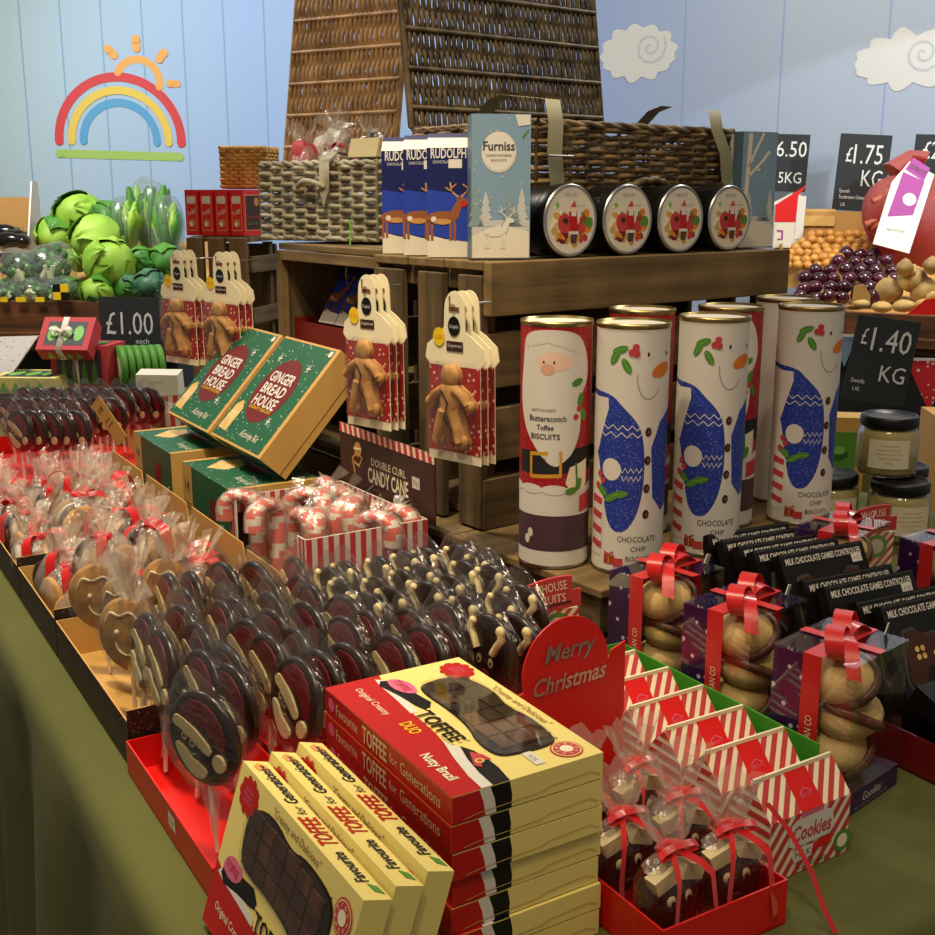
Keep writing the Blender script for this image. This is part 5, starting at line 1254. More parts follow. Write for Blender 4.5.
# ================================================================ HANGING GINGERBREAD PACKS
def hang_pack(label, loc, rz, group, dim=False, first={}):
    if first.get(dim): return clone(first[dim], loc, rz, label, group)
    p = thing('gingerbread_pack', label, 'biscuit pack', loc, rz, group); first[dim] = p
    m = MB()     # origin = hanging hole
    P = circ(0, -.004, .016, .022, 10, rad(0), rad(180)) + [(-.017, -.03), (-.028, -.036), (-.044, -.048), (-.047, -.064), (-.04, -.072), (.04, -.072), (.047, -.064), (.044, -.048), (.028, -.036), (.017, -.03)]
    m.prism(FRONT(-.0012), P, .0012, 'pale_cream'); f = FRONT(-.0014)
    m.prism(FRONT(-.001), [(-.04, -.07), (.04, -.07), (.042, -.19), (-.042, -.19)], .001, 'pale_cream'); m.poly(f, [(-.04, -.0725), (.04, -.0725), (.0415, -.178), (-.0415, -.178)], 'red_stars', .0001)
    m.poly(f, circ(0, -.024, .0095, .012, 14), 'black', .0008); m.text(f, 'Original', 0, -.024, .0045, 'white', .0012, w=.014)
    m.poly(f, rect(-.012, -.054, .014, -.042), 'brown', .0008); m.text(f, 'Gingerbread', .001, -.047, .004, 'white', .0011, w=.022); m.poly(f, rect(-.008, -.006, .008, -.001), 'mid_brown', .0008)
    m.poly(f, circ(-.024, -.038, .0095, .0115, 12), 'yellow', .001); m.text(f, '2.50', -.024, -.038, .005, 'orange', .0014)
    m.build('backing_card', p)
    m = MB(); b1 = 'ginger'; y = -.009
    m.ball((0, y, -.083), (.014, .006, .015), b1, 14, 8); m.ball((0, y, -.112), (.017, .0065, .024), b1, 14, 8)
    for sg in (-1, 1): m.tube([(sg * .008, y, -.098), (sg * .022, y, -.106), (sg * .03, y, -.116)], [.009, .0085, .008], b1, 8, flat=.7); m.tube([(sg * .007, y, -.125), (sg * .014, y, -.146), (sg * .018, y, -.162)], [.012, .011, .0105], b1, 8, flat=.65); m.ball((sg * .018, y, -.162), (.0105, .006, .0105), b1, 10, 6); m.ball((sg * .031, y, -.117), (.008, .0055, .008), b1, 10, 6)
    fig = m.build('gingerbread_figure', p)
    m = MB(); m.tube([(-.01, y - .006, -.1), (.002, y - .0075, -.115), (-.004, y - .0075, -.135), (.008, y - .006, -.15)], .001, 'choc', 5); m.build('icing', fig)
    m = MB(); vs = []; q = random.Random(2)
    for i in range(9):
        for j in range(7):
            a = (j / 6 - .5) * 2; hgt = (1 - a * a) ** .5 * .02
            vs.append((a * .041, -.0016 - hgt * (.7 + .3 * sin(i / 8 * pi)) - q.uniform(0, .003), -.066 - i / 8 * .108))
    m.add(vs, [(i * 7 + j, i * 7 + j + 1, i * 7 + j + 8, i * 7 + j + 7) for i in range(8) for j in range(6)], 'film', False); m.build('clear_bag', p); return p
gr = 'hanging gingerbread packs'
for nm, (px, py, t0, rz, n_, stp, wh) in {'a': (455, 306, 1.37, AC - rad(80), 3, .011, 'below the large crate post'), 'b': (367, 288, 1.54, AC - rad(80), 3, .0115, 'on the far slat of the large crate'),
                                  'c': (220, 262, 2.12, AC - rad(78), 3, .0135, 'on the right slat of the narrow crate'), 'd': (177, 260, 2.2, AC - rad(78), 3, .0135, 'on the left slat of the narrow crate')}.items():
    h0 = dep(px, py, t0)
    for i in range(n_):
        lb = f'hanging gingerbread pack {wh}, {("front", "middle", "rearmost")[i]} one on the hook'
        o = hang_pack(lb, h0 + Vector((cos(AC), sin(AC), 0)) * (i * stp * 1.0), rz, gr)
        o.scale = (1.22, 1.2, 1.05) if nm in 'cd' else (1.03, 1, 1.0)
    m = MB(); A_ = h0 - Vector((cos(AC), sin(AC), 0)) * .008; B_ = h0 + Vector((cos(AC), sin(AC), 0)) * (.055 if nm in 'ab' else .08)
    m.tube([A_ + Vector((0, 0, .012)), A_ + Vector((0, 0, .001)), B_ + Vector((0, 0, .002))], .0014, 'silver', 6); o = m.build('display_hook'); tag(o, f'thin metal hook {wh} carrying gingerbread packs', 'hook')
# ================================================================ FAR END OF THE TABLE
tr, m, w, d = tray('display_tray', 'bright red card tray of chocolate lollies at the far left of the table', -.02, .40, 1.31, 1.78, .04, 'bright_red', z=TABLE); m.build('tray', tr)
k = 0
for a, (py, n_, x0, dx) in enumerate(((430, 5, 20, 13.5), (416, 8, 10, 14.5), (405, 9, 24, 16))):
    for i in range(n_):
        c = on(x0 + i * dx + R.uniform(-2, 2), py + 1, TABLE + .109)
        clone(protoL[0], (c.x, c.y, TABLE + .004), 0, f'far chocolate lolly, {ORD[i]} from the left, {("front", "middle", "back")[a]} row beyond the biscuit bags', 'far chocolate lollies', rot=(0, 0, rad(-30) + R.uniform(-.15, .15)))
# yellow window box
def giftbox(name, label, loc, rz, w, d, h, body, win, strip=None, contents=None, tilt=0):
    p = thing(name, label, 'gift box', loc, rz, None, (tilt, 0, rz))
    m = MB(); m.box((0, 0, h / 2), (w, d, h), body); T = UP(h)
    m.poly(T, rect(-w * .38, -d * .36, w * .38, d * .36), 'dark_grey', .0006)
    if contents:
        for i in range(3): m.poly(T, circ(-w * .25 + i * w * .25, 0, w * .1, d * .24, 10), contents, .001)
    f = FRONT(-d / 2); m.poly(f, rect(-w * .4, h * .12, w * .4, h * .9), win, .0006)
    if contents:
        for i in range(4): m.poly(f, [(-w * .34 + i * w * .18, h * .14), (-w * .2 + i * w * .18, h * .14), (-w * .27 + i * w * .18, h * .75)], contents, .001)
    m.build('box', p)
    if strip:
        m = MB(); m.ribbon([(-.01, -d / 2 - .001, 0), (-.01, -d / 2 - .001, h + .001), (-.01, d / 2, h + .001)], (1, 0, 0), .018, strip); m.build('ribbon', p); bow(p, w=.01, sz=.035, loc=(-.01, 0, h + .004), mat=strip, tails=.03)
    return p
v = on(20, 396, TABLE); giftbox('biscuit_gift_box', 'pale yellow window box behind the far lollies at the left edge', v + Vector((0, .12, .001)), rad(-4), .20, .17, .045, 'cream_card', 'cream_card', contents='light_green')
v = on(80, 392, TABLE) + Vector((.0, .10, .001))
giftbox('biscuit_gift_box', 'red window gift box with pale ribbon, lower one of the pair', v, rad(-8), .175, .13, .13, 'rb_red', 'plum', 'stick', 'leaf')
giftbox('biscuit_gift_box', 'red window gift box propped up on the lower gift box, green inside', v + Vector((-.03, -.045, .134)), rad(-6), .155, .115, .05, 'rb_red', 'rb_red', 'stick', 'light_green', tilt=rad(48))
# striped candy trays
for i, (px, py, t_) in enumerate(((125, 428, 2.72), (152, 436, 2.55))):
    v = on(px, py + 16, TABLE); sx, sy, sz = .13, .12, .085
    p = thing('candy_tray', ('red and white checked sweet tray behind the gingerbread house boxes', 'red and white checked sweet tray touching the gingerbread house boxes')[i], 'display box', v + Vector((0, .06, .0008)), AT - rad(10))
    m = MB()
    for c, dd, f in (((0, -sy / 2, sz / 2), (sx, .002, sz), FRONT(-sy / 2 - .001)), ((0, sy / 2, sz / 2 + .01), (sx, .002, sz + .02), FRONT(sy / 2 - .001)), ((-sx / 2, 0, sz / 2), (.002, sy, sz), LEFT(-sx / 2 - .001)), ((sx / 2, 0, sz / 2), (.002, sy, sz), RIGHT(sx / 2 + .001))):
        m.box(c, dd, 'kraft')
        for k2 in range(6): L_ = max(dd[0], dd[1]); m.poly(f, rect(-L_ / 2 + k2 * L_ / 6, dd[2] - .03, -L_ / 2 + (k2 + .5) * L_ / 6, dd[2] - .002), 'rb_red', .0006); m.poly(f, rect(-L_ / 2 + (k2 + .5) * L_ / 6, dd[2] - .03, -L_ / 2 + (k2 + 1) * L_ / 6, dd[2] - .002), 'white', .0006)
    m.box((0, 0, .002), (sx, sy, .003), 'kraft'); m.build('tray', p)
    for a in range(6):
        q_ = Matrix.Rotation(AT - rad(10), 4, 'Z') @ Vector((-.04 + (a % 3) * .04, -.025 + (a // 3) * .05, 0))
        o = thing('wrapped_sweet', f'red wrapped sweet, {ORD[a]} from the near left corner of the {("farther", "nearer")[i]} checked tray', 'sweet', p.location + q_ + Vector((0, 0, .06)), R.uniform(0, 3), 'red wrapped sweets in the checked trays')
        m = MB(); m.ball((0, 0, 0), (.022, .018, .02), ('bright_red', 'white', 'rb_red')[a % 3], 10, 8); m.build('sweet', o); m = MB(); crumple(m, (0, 0, .008), .026, 'crinkle', 6, a); m.build('wrapper', o)
# price card
p = thing('price_card', 'small kraft price card leaning above the brown boxes', 'price card', dep(108, 420, 2.18), 0, None, (rad(8), rad(-40), AT - rad(70)))
m = MB(); m.prism(FRONT(0), rect(-.018, -.05, .018, .045), .0015, 'kraft'); m.text(FRONT(-.0002), '14', 0, .025, .012, 'brown', .0006); m.stroke(FRONT(0), [(-.01, 0), (.01, 0)], .002, 'mid_brown', .0006); m.stroke(FRONT(0), [(-.01, -.01), (.01, -.01)], .002, 'mid_brown', .0006); m.build('card', p)
# green round biscuit packs
for i in range(6):
    v = on(118 + i * 7.5, 391 - i * .3, TABLE) + Vector((0, .05, .0015)); r_ = .062
    p = thing('round_biscuit_pack', f'round green biscuit pack, {ORD[i]} from the left of the row below the one pound board', 'biscuit pack', v, rad(-62), 'round green biscuit packs')
    mx = Matrix.Translation((0, 0, r_ + .001)) @ Matrix.Rotation(rad(90), 4, 'X')
    m = MB(); m.lathe([(0, -.008), (r_, -.008), (r_ + .001, 0), (r_, .008), (0, .008)], 'leaf', 24, mx); f = FR((0, -.0082, r_), (1, 0, 0), (0, 0, 1)); m.disc(f, 0, 0, r_ * .8, 'light_green', .0006, n=20); m.disc(f, 0, 0, r_ * .5, 'offwhite', .0010, n=16); m.build('pack', p)
v = on(160, 397, TABLE) + Vector((0, .0, .0008)); p = thing('biscuit_box', 'plain pale card box in front of the round green packs', 'box', v, rad(-4))
m = MB(); m.prism(FR((.06, -.02, 0), (0, 1, 0), (0, 0, 1)), [(0, 0), (.06, 0), (.05, .075), (.0, .065)], .12, 'offwhite'); m.text(FRONT(-.02), 'BISCUITS', 0, .045, .006, 'tan', .0006, w=.04); m.build('carton', p)
# hanging patterned cloth
m = MB(); q_ = [dep(-30, 338, 3.5), dep(38, 336, 3.5), dep(24, 356, 3.42), dep(8, 380, 3.40), dep(-30, 384, 3.4)]
m.add([tuple(v_) for v_ in q_] + [tuple(v_ + Vector((0, .012, 0))) for v_ in q_], [(0, 1, 2, 3, 4), (9, 8, 7, 6, 5)] + [(i, 5 + i, 5 + (i + 1) % 5, (i + 1) % 5) for i in range(5)], 'tile_pattern'); o = m.build('patterned_cloth'); tag(o, 'pale grey patterned cloth draped at the left edge below the wooden shelf', 'cloth')

# ================================================================ PRODUCE STANDS
def board(name, label, px, py, t_, w, h, lines, rz=0, tilt=0, sk=0):
    p = thing(name, label, 'price board', dep(px, py, t_), 0, None, (rad(tilt), rad(sk), rz))
    m = MB(); m.prism(FRONT(0), rect(-w / 2, -h / 2, w / 2, h / 2), .004, 'board'); f = FRONT(0)
    for tx, x, y, hh, ww, ro in lines: m.text(f, tx, x * w, y * h, hh * h, 'chalk', .001, w=ww * w, rot=ro)
    m.build('board', p); return p
def stand(name, label, c, wood='shop_wood_x'):
    # c = front-bottom-left, front-right, depth, heights
    (x0, y0), (x1, y1), zb, zt, dpt, rise = c
    L_ = math.hypot(x1 - x0, y1 - y0); a = math.atan2(y1 - y0, x1 - x0)
    p = thing(name, label, 'produce stand', (x0, y0, 0), a)
    m = MB(); m.box((L_ / 2, .0, (zt + zb) / 2), (L_, .025, zt - zb), wood); m.build('front_board', p, bev=.002)
    m = MB(); m.box((L_ / 2, -.02, zb + (zt - zb) * .30), (L_, .02, .028), 'shop_wood_x'); m.build('ledge', p, bev=.002)
    m = MB(); m.add([(0, .015, zt - .05), (L_, .015, zt - .05), (L_, dpt, zt - .05 + rise), (0, dpt, zt - .05 + rise), (0, .015, zb), (L_, .015, zb), (L_, dpt, zb), (0, dpt, zb)],
                    [(0, 1, 2, 3), (0, 4, 5, 1), (1, 5, 6, 2), (2, 6, 7, 3), (3, 7, 4, 0), (4, 7, 6, 5)], 'kraft_side'); m.build('sloping_bed', p)
    m = MB(); m.box((L_ / 2, .25, zb / 2), (L_ - .1, .4, zb - .002), 'matt_black'); m.build('plinth', p)
    return p
a_ = dep(-60, 303, 3.9); b_ = dep(185, 300, 3.9)
stand('produce_stand', 'brown wooden produce stand at the left holding the cabbages', ((a_.x, a_.y), (b_.x, b_.y), dep(50, 352, 3.9).z, dep(50, 301, 3.9).z, .75, .22))
a_ = dep(770, 309, 3.55); b_ = dep(1000, 322, 3.2)
stand('produce_stand', 'brown wooden produce stand at the right holding onions and roots', ((a_.x, a_.y), (b_.x, b_.y), dep(880, 352, 3.4).z, dep(880, 312, 3.4).z, .62, .16))
# cabbages
def cabbage(px, py, t_, rp, mat, leaf, label, seed, n=4, sq=1.0):
    q = random.Random(seed); r = rp * t_ / F; p = thing('cabbage', label, 'cabbage', dep(px, py, t_), 0, 'cabbages on the left stand', (q.uniform(1.0, 1.9), q.uniform(-.6, .6), q.uniform(-.8, .8)))
    m = MB(); m.ball((0, 0, 0), (r * .94, r * .94, r * .94 * sq), mat, 20, 14, .05, seed); m.build('head', p)
    for i in range(n):
        az = i * 2 * pi / n + q.uniform(-.3, .3); m = MB(); G = 8; vs = []
        for a in range(G + 1):
            for b_2 in range(G + 1):
                s_2 = (b_2 / G - .5) * 1.7; th2 = 2.5 - a / G * (2.0 + q.uniform(-.1, .1)); ed = abs(s_2) / .85
                rr = r * (1.0 + .035 * (i % 3) + .07 * max(0, (a / G - .75)) * 4 + .05 * sin(b_2 * 1.9 + i) * (a / G)) + (.0025 if b_2 == G // 2 else 0)
                wd_ = sin(pi * min(1, max(.12, a / G * .8 + .15))); ang = az + s_2 * wd_
                vs.append((rr * sin(th2) * cos(ang), rr * sin(th2) * sin(ang), rr * cos(th2) * sq))
        m.add(vs, [(a * (G + 1) + b_2, a * (G + 1) + b_2 + 1, (a + 1) * (G + 1) + b_2 + 1, (a + 1) * (G + 1) + b_2) for a in range(G) for b_2 in range(G)], leaf if i % 2 else mat, True); m.build('leaf', p)
    return p
for i, (px, py, t_, rp, mt, lf, lb) in enumerate(((110, 263, 3.98, 25, 'cabbage', 'cabbage', 'bright lime green round cabbage at the front of the left stand'), (97, 240, 4.12, 25, 'cabbage', 'cabbage', 'lime green cabbage just behind the frontmost one'),
        (97, 292, 3.93, 16, 'cabbage', 'cabbage_dark', 'small pale green cabbage low down by the wooden board'), (80, 217, 4.32, 25, 'cabbage', 'cabbage_dark', 'dark leaved cabbage at the top of the pile'), (107, 221, 4.30, 20, 'cabbage_dark', 'cabbage_dark', 'dark leaved cabbage right of the topmost one'),
        (56, 236, 4.3, 20, 'cabbage', 'cabbage_dark', 'half hidden dark leaved cabbage left of the lime ones'), (151, 287, 3.96, 18, 'cabbage_blue', 'cabbage_blue', 'blue green cabbage at the lower right near the hanging gingerbread'), (127, 288, 3.97, 14, 'cabbage_dark', 'cabbage_blue', 'small dark cabbage between the lime and blue green ones'),
        (142, 262, 4.1, 15, 'cabbage_dark', 'cabbage_dark', 'dark green cabbage right of the lime ones'), (166, 262, 4.08, 18, 'cabbage_dark', 'leaf', 'leafy green cabbage behind the hanging gingerbread packs'), (78, 258, 4.15, 14, 'cabbage', 'leaf', 'pale cabbage partly behind the bagged broccoli'), (70, 290, 4.0, 13, 'cabbage_dark', 'leaf', 'small cabbage beside the yellow and black price rail'))):
    cabbage(px, py, t_, rp, mt, lf, lb, i + 1)
def bagged(px, py, t_, rx, rz_, kind, label, seed, grp):
    s_3 = t_ / F; p = thing('bagged_vegetable', label, 'bagged vegetable', dep(px, py, t_), 0, grp); q = random.Random(seed); m = MB()
    if kind == 'broccoli':
        for i in range(46):
            a = q.uniform(0, 6.28); e = q.uniform(0, .8) ** .6; m.ball((e * cos(a) * rx * s_3, q.uniform(-.055, .0) * (1 - e * .6), e * sin(a) * rz_ * s_3), q.uniform(.16, .27) * rx * s_3, ('broccoli', 'broccoli', 'cabbage_dark')[i % 3], 8, 6, .14, i)
        for i in range(3): m.tube([(q.uniform(-.4, .4) * rx * s_3, -.04, -.5 * rz_ * s_3), (q.uniform(-.3, .3) * rx * s_3, -.05, .1 * rz_ * s_3)], .012, 'pale_cream', 8)
    else:
        for i in range(30):
            a = q.uniform(-1, 1); b0 = Vector((a * .3 * rx * s_3, q.uniform(-.02, .02), -rz_ * s_3 * .9)); b1 = Vector((a * .85 * rx * s_3, q.uniform(-.05, .04), rz_ * s_3 * q.uniform(.4, .95)))
            m.tube([b0, b0.lerp(b1, .4), b0.lerp(b1, .8), b1], [.014, .03, .045, .015], ('leaf', 'cabbage', 'cabbage_dark')[i % 3], 7, flat=.4)
    m.build('vegetable', p); m = MB(); m.ball((0, 0, 0), (rx * s_3 * 1.1, .085, rz_ * s_3 * 1.12), 'bag', 18, 12, .12, seed); m.build('clear_bag', p)
for i, (px, py, rx, rz_) in enumerate(((22, 270, 19, 19), (53, 266, 21, 22), (10, 291, 15, 11), (60, 291, 16, 12), (36, 291, 16, 12))):
    bagged(px, py, 4.0 - .06 * (py > 280), rx, rz_, 'broccoli', 'clear bag of broccoli, ' + ('upper left of the broccoli bags', 'upper right, next to the lime cabbages', 'at the picture edge above the yellow tabs', 'low and next to the checked rail block', 'low in the middle of the group')[i], i + 30, 'bagged broccoli')
for i, (px, py, rx, rz_) in enumerate(((150, 217, 22, 33), (125, 226, 15, 26), (168, 232, 14, 30))):
    bagged(px, py, 4.32 - .05 * i, rx, rz_, 'leaf', 'clear bag of leafy lettuce, ' + ('tallest, in the middle', 'smaller, beside the dark cabbages', 'beside the small red boxes')[i], i + 50, 'bagged lettuces')
m = MB(); q = random.Random(3)
for i in range(70):
    b0 = dep(24 + q.uniform(0, 26), 250, 4.5); h_ = q.uniform(.05, .12); dx = q.uniform(-.03, .03)
    m.add([b0, b0 + Vector((.006, 0, 0)), b0 + Vector((dx, q.uniform(-.02, .02), h_))], [(0, 1, 2)], 'teal')
o = m.build('artificial_grass'); tag(o, 'strip of green artificial grass sticking up behind the left stand', 'artificial grass'); o['kind'] = 'stuff'
# aubergine carton
v = dep(2, 246, 4.35); p = thing('cardboard_carton', 'open cardboard carton with a tall side at the left edge, aubergines inside', 'carton', v, rad(6))
m = MB(); m.box((-.05, -.01, -.01), (.30, .008, .03), 'offwhite'); m.box((-.05, .2, .06), (.30, .006, .24), 'kraft_side'); m.prism(FR((.1, 0, -.02), (0, 1, 0), (0, 0, 1)), [(0, 0), (.2, 0), (.2, .26), (.12, .26), (0, .04)], .006, 'offwhite'); m.box((-.05, .095, -.022), (.3, .2, .005), 'kraft_side'); m.build('carton', p)
for i, (px, py) in enumerate(((3, 232), (14, 237), (22, 241), (8, 240))):
    o = thing('aubergine', 'shiny black aubergine, ' + ('topmost', 'in the middle', 'rightmost', 'lowest at the front')[i] + ' in the cardboard carton', 'aubergine', dep(px, py, 4.42 - .03 * i), i, 'aubergines'); m = MB(); m.ball((0, 0, 0), (.06, .032, .03), 'aubergine', 16, 10); m.build('fruit', o); m = MB(); m.ball((.055, 0, .004), (.014, .016, .016), 'dark_leaf', 8, 6); m.build('stalk', o)
# price rail
for i, (px, w_) in enumerate(((4, 7), (21, 10), (40, 9))):
    p = thing('rail_tab', 'small yellow plastic tab on the stand edge, ' + ('leftmost', 'middle', 'rightmost')[i] + ' of three', 'tab', dep(px, 299.5, 3.87), 0, 'yellow rail tabs'); m = MB(); m.box((0, 0, 0), (w_ * .0034, .006, .016), 'yellow'); m.build('tab', p)
p = thing('price_holder', 'yellow and black checked price holder on the left stand', 'price holder', dep(61, 292, 3.86)); m = MB()
for i in range(2):
    for j in range(2): m.box((-.013 + i * .026, 0, -.013 + j * .026), (.026, .01, .026), 'yellow' if (i + j) % 2 == 0 else 'black')
m.build('holder', p)
board('price_board', 'chalkboard reading one pound each hung on the left stand', 131, 350, 3.62, .19, .33, [('£1.00', 0, .26, .22, .78, 0), ('each', .2, .09, .05, .22, 0)], rad(-2), 0, 1)
# ---------------------------------------------------------------- right side produce
k = 0
def veg(name, cat, label, loc, r, mat, grp, seed, sq=.9, top=None, nz=.02):
    p = thing(name, label, cat, loc, seed * 1.3, grp); m = MB(); m.ball((0, 0, 0), (r, r, r * sq), mat, 14, 10, nz, seed, fn=lambda v: 1 + .12 * max(0, v[2] - .85) * 6); m.build('bulb', p)
    m = MB(); m.tube([(0, 0, r * sq * .98), (.002, 0, r * sq * 1.22)], [r * .16, r * .05], top or mat, 6); m.build('neck', p); return p
def heap(name, cat, rows, rp, mat, grp, desc, protos={}):
    q = random.Random(len(grp)); pr = None
    for a, (x0, x1, py, t_) in enumerate(rows):
        n_ = int((x1 - x0) / (rp * 1.7)) + 1
        for i in range(n_):
            px = x0 + (x1 - x0) * i / max(1, n_ - 1) + q.uniform(-1.2, 1.2); loc = dep(px, py + q.uniform(-1.6, 1.6), t_ + q.uniform(-.02, .02)); r_ = rp * t_ / F * q.uniform(.9, 1.08)
            lb = f'{desc}, {ORD[min(i, 19)]} from the left, {ORD[a]} row down'
            if pr is None: pr = veg(name, cat, lb, loc, rp * 4.0 / F, mat, grp, 3)
            else: clone(pr, loc, 0, lb, rot=(q.uniform(-.7, .7), q.uniform(-.7, .7), q.uniform(0, 6)), sc=r_ / (rp * 4.0 / F))
heap('brown_onion', 'onion', [(812, 866, 235, 4.05), (802, 868, 241, 4.0), (796, 866, 247, 3.95), (790, 862, 253, 3.9), (788, 850, 259, 3.86), (787, 838, 265, 3.82)], 5.2, 'onion', 'brown onions', 'small golden onion')
heap('red_onion', 'red onion', [(846, 872, 254, 3.85), (838, 886, 262, 3.78), (815, 892, 270, 3.72), (805, 894, 279, 3.66), (803, 884, 288, 3.6), (800, 872, 297, 3.55)], 7.6, 'red_onion', 'red onions', 'shiny red onion')
for i, (px, py, rp, sq, lb) in enumerate(((888, 291, 14, .9, 'cut faced pale swede in front of the red onions'), (913, 280, 15, .85, 'brown skinned swede at the top right of the roots'), (925, 292, 14, .9, 'knobbly swede at the right picture edge'), (905, 268, 9, .9, 'small knobbly root above the swedes'), (932, 266, 9, .9, 'pale root vegetable at the far right'))):
    p = veg('swede', 'root vegetable', lb, dep(px, py, 3.56 - .02 * i), rp * 3.55 / F, 'swede', 'swedes', i + 3, sq, 'potato', .06)
    m = MB(); m.ball((0, -rp * 3.55 / F * .8, -.01), (rp * .45 * 3.55 / F, .012, rp * .4 * 3.55 / F), 'shortbread', 12, 8); m.build('cut_face', p)
for i, (px, py, rp) in enumerate(((882, 307, 10), (904, 306, 11), (926, 305, 11), (862, 304, 8))):
    p = thing('potato', f'pale yellow potato, {ORD[i] if i < 3 else "last, half hidden by the card"}{" from the left along the stand edge" if i < 3 else ""}', 'potato', dep(px, py, 3.43 - .03 * i), 0, 'potatoes along the right stand edge'); m = MB(); m.ball((0, 0, 0), (rp * .0031, rp * .0025, rp * .0017), 'potato', 14, 10, .05, i); m.build('potato', p)
p = thing('onion_carton', 'cardboard carton with raised flaps holding the golden onions', 'carton', dep(828, 262, 4.0), rad(-14)); m = MB()
m.box((0, .14, .09), (.36, .006, .16), 'kraft_side'); m.prism(FR((-.04, .13, .12), (1, 0, 0), (0, .2, 1)), rect(-.12, 0, .06, .06), .004, 'kraft'); m.box((0, -.14, -.03), (.3, .006, .1), 'kraft_side'); m.box((-.16, 0, .0), (.006, .28, .12), 'kraft_side'); m.box((0, 0, -.06), (.33, .28, .005), 'kraft_side'); m.build('carton', p)
p = thing('card_tag', 'torn pale card tag at the edge of the right stand', 'card', dep(860, 296, 3.42), rad(10)); m = MB(); m.prism(FRONT(0), [(-.025, -.03), (.03, -.035), (.035, .0), (.01, .035), (-.02, .03)], .003, 'kraft'); m.build('card', p)
p = thing('red_card', 'plain red card lying at the right edge of the potatoes', 'card', dep(925, 308, 3.32), rad(-8)); m = MB(); m.prism(FRONT(0), [(-.05, -.02), (.05, -.02), (.05, .03), (.0, .025)], .004, 'bright_red'); m.build('card', p)
# net bag
p = thing('net_bag', 'red net bag of carrots with a white and magenta paper band', 'net bag', dep(905, 215, 3.86), rad(-8), None, (rad(-14), rad(10), rad(-8)))
for i in range(44):
    q = random.Random(i); a = q.uniform(-.10, .12); z = q.uniform(-.12, .10) * (1 - abs(a) * 4); m = MB(); m.tube([(a - .03, q.uniform(-.045, -.02), z - .01), (a, q.uniform(-.055, -.03), z + .01), (a + .03, q.uniform(-.04, -.02), z + .02)], [.015, .018, .008], 'carrot', 8); m.build('carrot', p)
m = MB(); m.ball((.02, 0, -.01), (.165, .075, .165), 'net', 22, 14, .08, 4); m.tube([(-.06, 0, .13), (-.02, 0, .2), (.03, -.01, .19)], [.05, .02, .03], 'net', 8); m.build('net', p)
m = MB(); f = FR((-.035, -.085, 0), (1, 0, 0), (0, .12, 1)); m.prism(f, [(-.07, -.14), (.05, -.15), (.085, .13), (.0, .16), (-.045, .08)], .004, 'white'); m.poly(f, [(-.04, -.04), (.04, -.02), (.058, .1), (-.015, .12)], 'magenta', .001); m.disc(f, .02, .03, .022, 'white', .002); m.poly(f, [(-.01, .13), (.055, .1), (.068, .148), (.01, .175)], 'magenta', .001); m.text(f, 'CARROTS', .03, .135, .02, 'plum', .003, w=.06, rot=-.4); m.text(f, 'washed British', -.005, -.08, .01, 'grey', .002, w=.06); m.build('paper_band', p)
p = thing('produce_sack', 'white sack with a red top behind the right carton', 'sack', dep(791, 222, 4.1), rad(5))
m = MB(); m.prism(FRONT(0), [(-.06, -.09), (.045, -.09), (.05, .08), (.02, .1), (-.06, .06)], .07, 'offwhite'); f = FRONT(0); m.poly(f, [(-.06, .0), (.02, .0), (.02, .09), (.05, .13), (-.06, .06)], 'bright_red', .001); m.poly(f, [(.015, -.06), (.045, -.06), (.05, .09), (.02, .09)], 'white', .002); m.stroke(f, [(-.05, -.03), (-.03, -.03), (-.03, -.06), (-.045, -.06)], .006, 'magenta', .002); m.build('sack', p)
v = dep(783, 240, 4.0)
board('price_board', 'chalkboard reading 6.50 for 5KG behind the pale tree carton', 787, 163, 4.25, .150, .205, [('6.50', .08, .25, .28, .72, 0), ('5KG', .1, -.25, .2, .55, 0)], rad(-8), 0, 2)
board('price_board', 'chalkboard reading 1.75 KG fixed to the pale blue wall', 862, 173, 4.05, .175, .262, [('£', -.29, .24, .2, .12, 0), ('1.75', .08, .25, .26, .56, 0), ('KG', .2, -.06, .22, .4, 0), ('Spanish', -.3, -.24, .05, .2, 0), ('Tenderstem Onions', -.14, -.32, .05, .52, 0), ('UK', -.3, -.42, .05, .1, 0)], rad(-8), 0, 3)
board('price_board', 'chalkboard cut off by the right picture edge above the net bag', 940, 165, 3.95, .18, .2, [('£2.20', -.0, .25, .3, .7, 0)], rad(-8), 0, 2)
board('price_board', 'chalkboard reading 1.40 KG hanging from the right stand', 881, 361, 3.12, .165, .232, [('£', -.33, .27, .2, .1, 0), ('1.40', .1, .25, .28, .62, 0), ('KG', .22, -.14, .2, .4, 0), ('Swede', -.3, -.26, .06, .22, 0), ('UK', -.3, -.36, .05, .12, 0)], rad(-10), 0, 7)
# bunting
for i, (px, py, s_4, mt, lb) in enumerate(((930, 376, .085, 'red_dots', 'red dotted bunting flag hanging at the right picture edge'), (843, 352, .05, 'sky_card', 'pale blue bunting flag beside the 1.40 price board'))):
    p = thing('bunting_flag', lb, 'bunting', dep(px, py - 16, 3.16), rad(-8)); m = MB(); m.prism(FRONT(0), [(-s_4 * .75, 0), (s_4 * .75, 0), (.01, -s_4 * 1.7)], .0015, mt); m.stroke(FRONT(-.001), [(-s_4 * .8, .002), (s_4 * .8, .002)], .008, 'white', .001); m.build('flag', p)
p = thing('bunting_flag', 'small red and white bunting flag behind the gift boxes', 'bunting', dep(93, 334, 3.75)); m = MB(); m.prism(FRONT(0), [(-.05, 0), (.05, 0), (.0, -.1)], .0015, 'pink_dots'); m.build('flag', p)
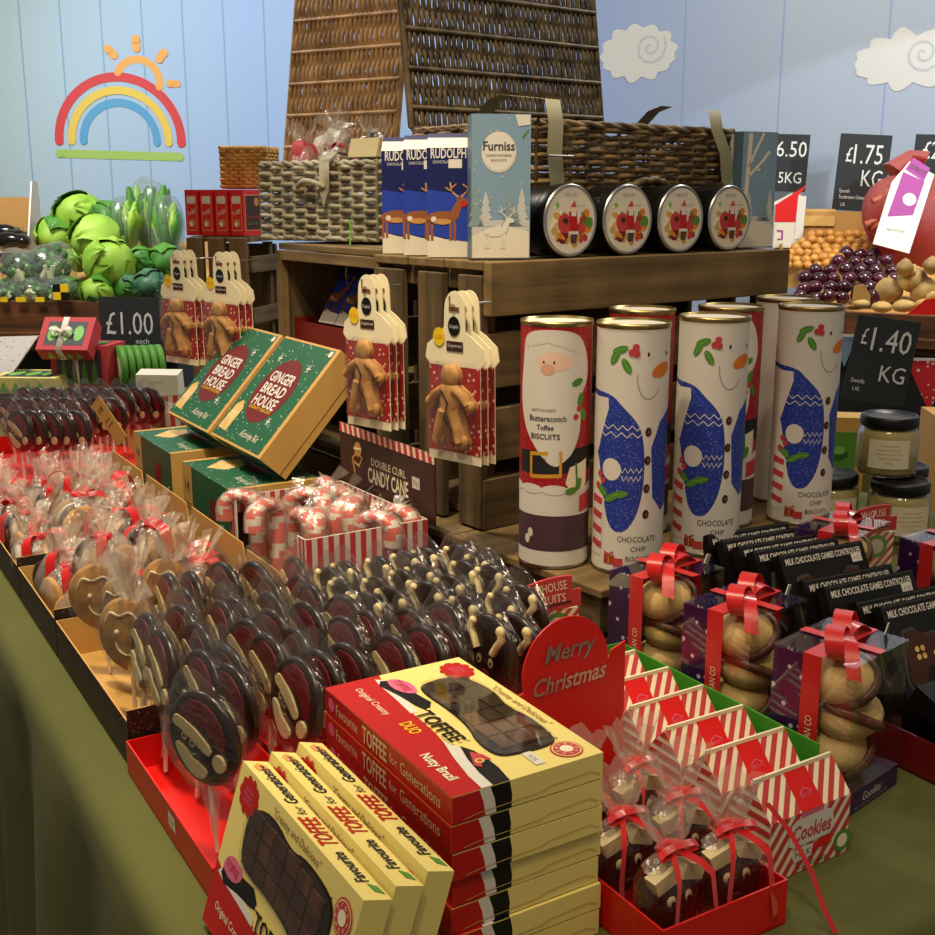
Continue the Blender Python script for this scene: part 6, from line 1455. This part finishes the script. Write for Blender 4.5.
# below the right stand
v = dep(985, 420, 2.5); p = thing('cardboard_carton', 'plain brown cardboard carton at the right edge behind the jars', 'carton', (v.x, v.y, 0), rad(-6)); m = MB(); zc = dep(985, 415, 2.6).z; m.box((0, .1, zc / 2), (.16, .2, zc), 'kraft_side'); m.build('carton', p)
p = thing('folded_sack', 'dark olive folded sack slumped behind the jars', 'sack', (dep(852, 425, 2.75).x, dep(852, 425, 2.75).y, 0), .3); m = MB(); zc = dep(852, 425, 2.75).z
m.ball((0, 0, zc * .5), (.13, .08, zc * .5 + .02), 'cloth', 26, 18, .06, 3, fn=lambda v: 1 + .05 * sin(math.atan2(v[1], v[0]) * 11)); m.build('sack', p)
# ================================================================ LIGHTING
wd = bpy.data.worlds.new('world'); SC.world = wd; wd.use_nodes = True
wd.node_tree.nodes['Background'].inputs[0].default_value = (1.0, .9, .78, 1); wd.node_tree.nodes['Background'].inputs[1].default_value = .17
def area(name, loc, size, power, col, target, sy=None):
    l = bpy.data.lights.new(name, 'AREA'); l.energy = power; l.color = col; l.size = size
    if sy: l.shape = 'RECTANGLE'; l.size_y = sy
    o = bpy.data.objects.new(name, l); COL.objects.link(o); o.location = loc
    o.rotation_euler = (Vector(target) - Vector(loc)).to_track_quat('-Z', 'Y').to_euler(); return o
def spot(name, loc, target, power, col, ang, blend=.15, rad_=.05):
    l = bpy.data.lights.new(name, 'SPOT'); l.energy = power; l.color = col; l.spot_size = rad(ang); l.spot_blend = blend; l.shadow_soft_size = rad_
    o = bpy.data.objects.new(name, l); COL.objects.link(o); o.location = loc
    o.rotation_euler = (Vector(target) - Vector(loc)).to_track_quat('-Z', 'Y').to_euler(); return o
spot('ceiling_spot', (-.38, 1.0, 2.8), (-.45, 1.5, .8), 150, (1, .82, .55), 60, .8, .06)
spot('ceiling_spot', (-.25, -.1, 2.8), (-.08, .9, .85), 48, (1, .80, .52), 48, .8, .07)
spot('ceiling_spot', (1.0, .2, 2.9), (.35, 1.25, .9), 20, (1, .82, .58), 55, .8, .08)
area('ceiling_light', (.2, .3, 3.2), .7, 11, (1, .84, .62), (.1, 1.3, .8))
area('ceiling_light', (-1.6, 3.0, 3.2), .6, 62, (1, .96, .86), (-1.3, 3.9, 1.0))
area('ceiling_light', (1.4, 2.9, 3.0), .5, 42, (1, .95, .85), (1.3, 3.9, 1.0))
spot('wall_light', (-1.9, 3.3, 2.6), (-.9, 5.1, 1.35), 80, (.84, .91, 1), 75, .8, .15)
spot('wall_light', (2.2, 2.6, 2.2), (1.5, 4.5, 1.06), 75, (.84, .92, 1), 42, .12, .03)
area('ceiling_light', (.6, 3.4, 3.3), 1.2, 10, (1, .88, .74), (.6, 5.1, 1.9))
spot('ceiling_spot', (-.5, .3, 3.1), (-.05, 1.9, 1.5), 60, (1, .82, .58), 34, .8, .08)
SC.view_settings.view_transform = 'Standard'; SC.view_settings.look = 'None'; SC.view_settings.gamma = 1; SC.view_settings.use_curve_mapping = False
SC.view_settings.exposure = 0
SC.cycles.transparent_max_bounces = 32
SC.cycles.max_bounces = 6
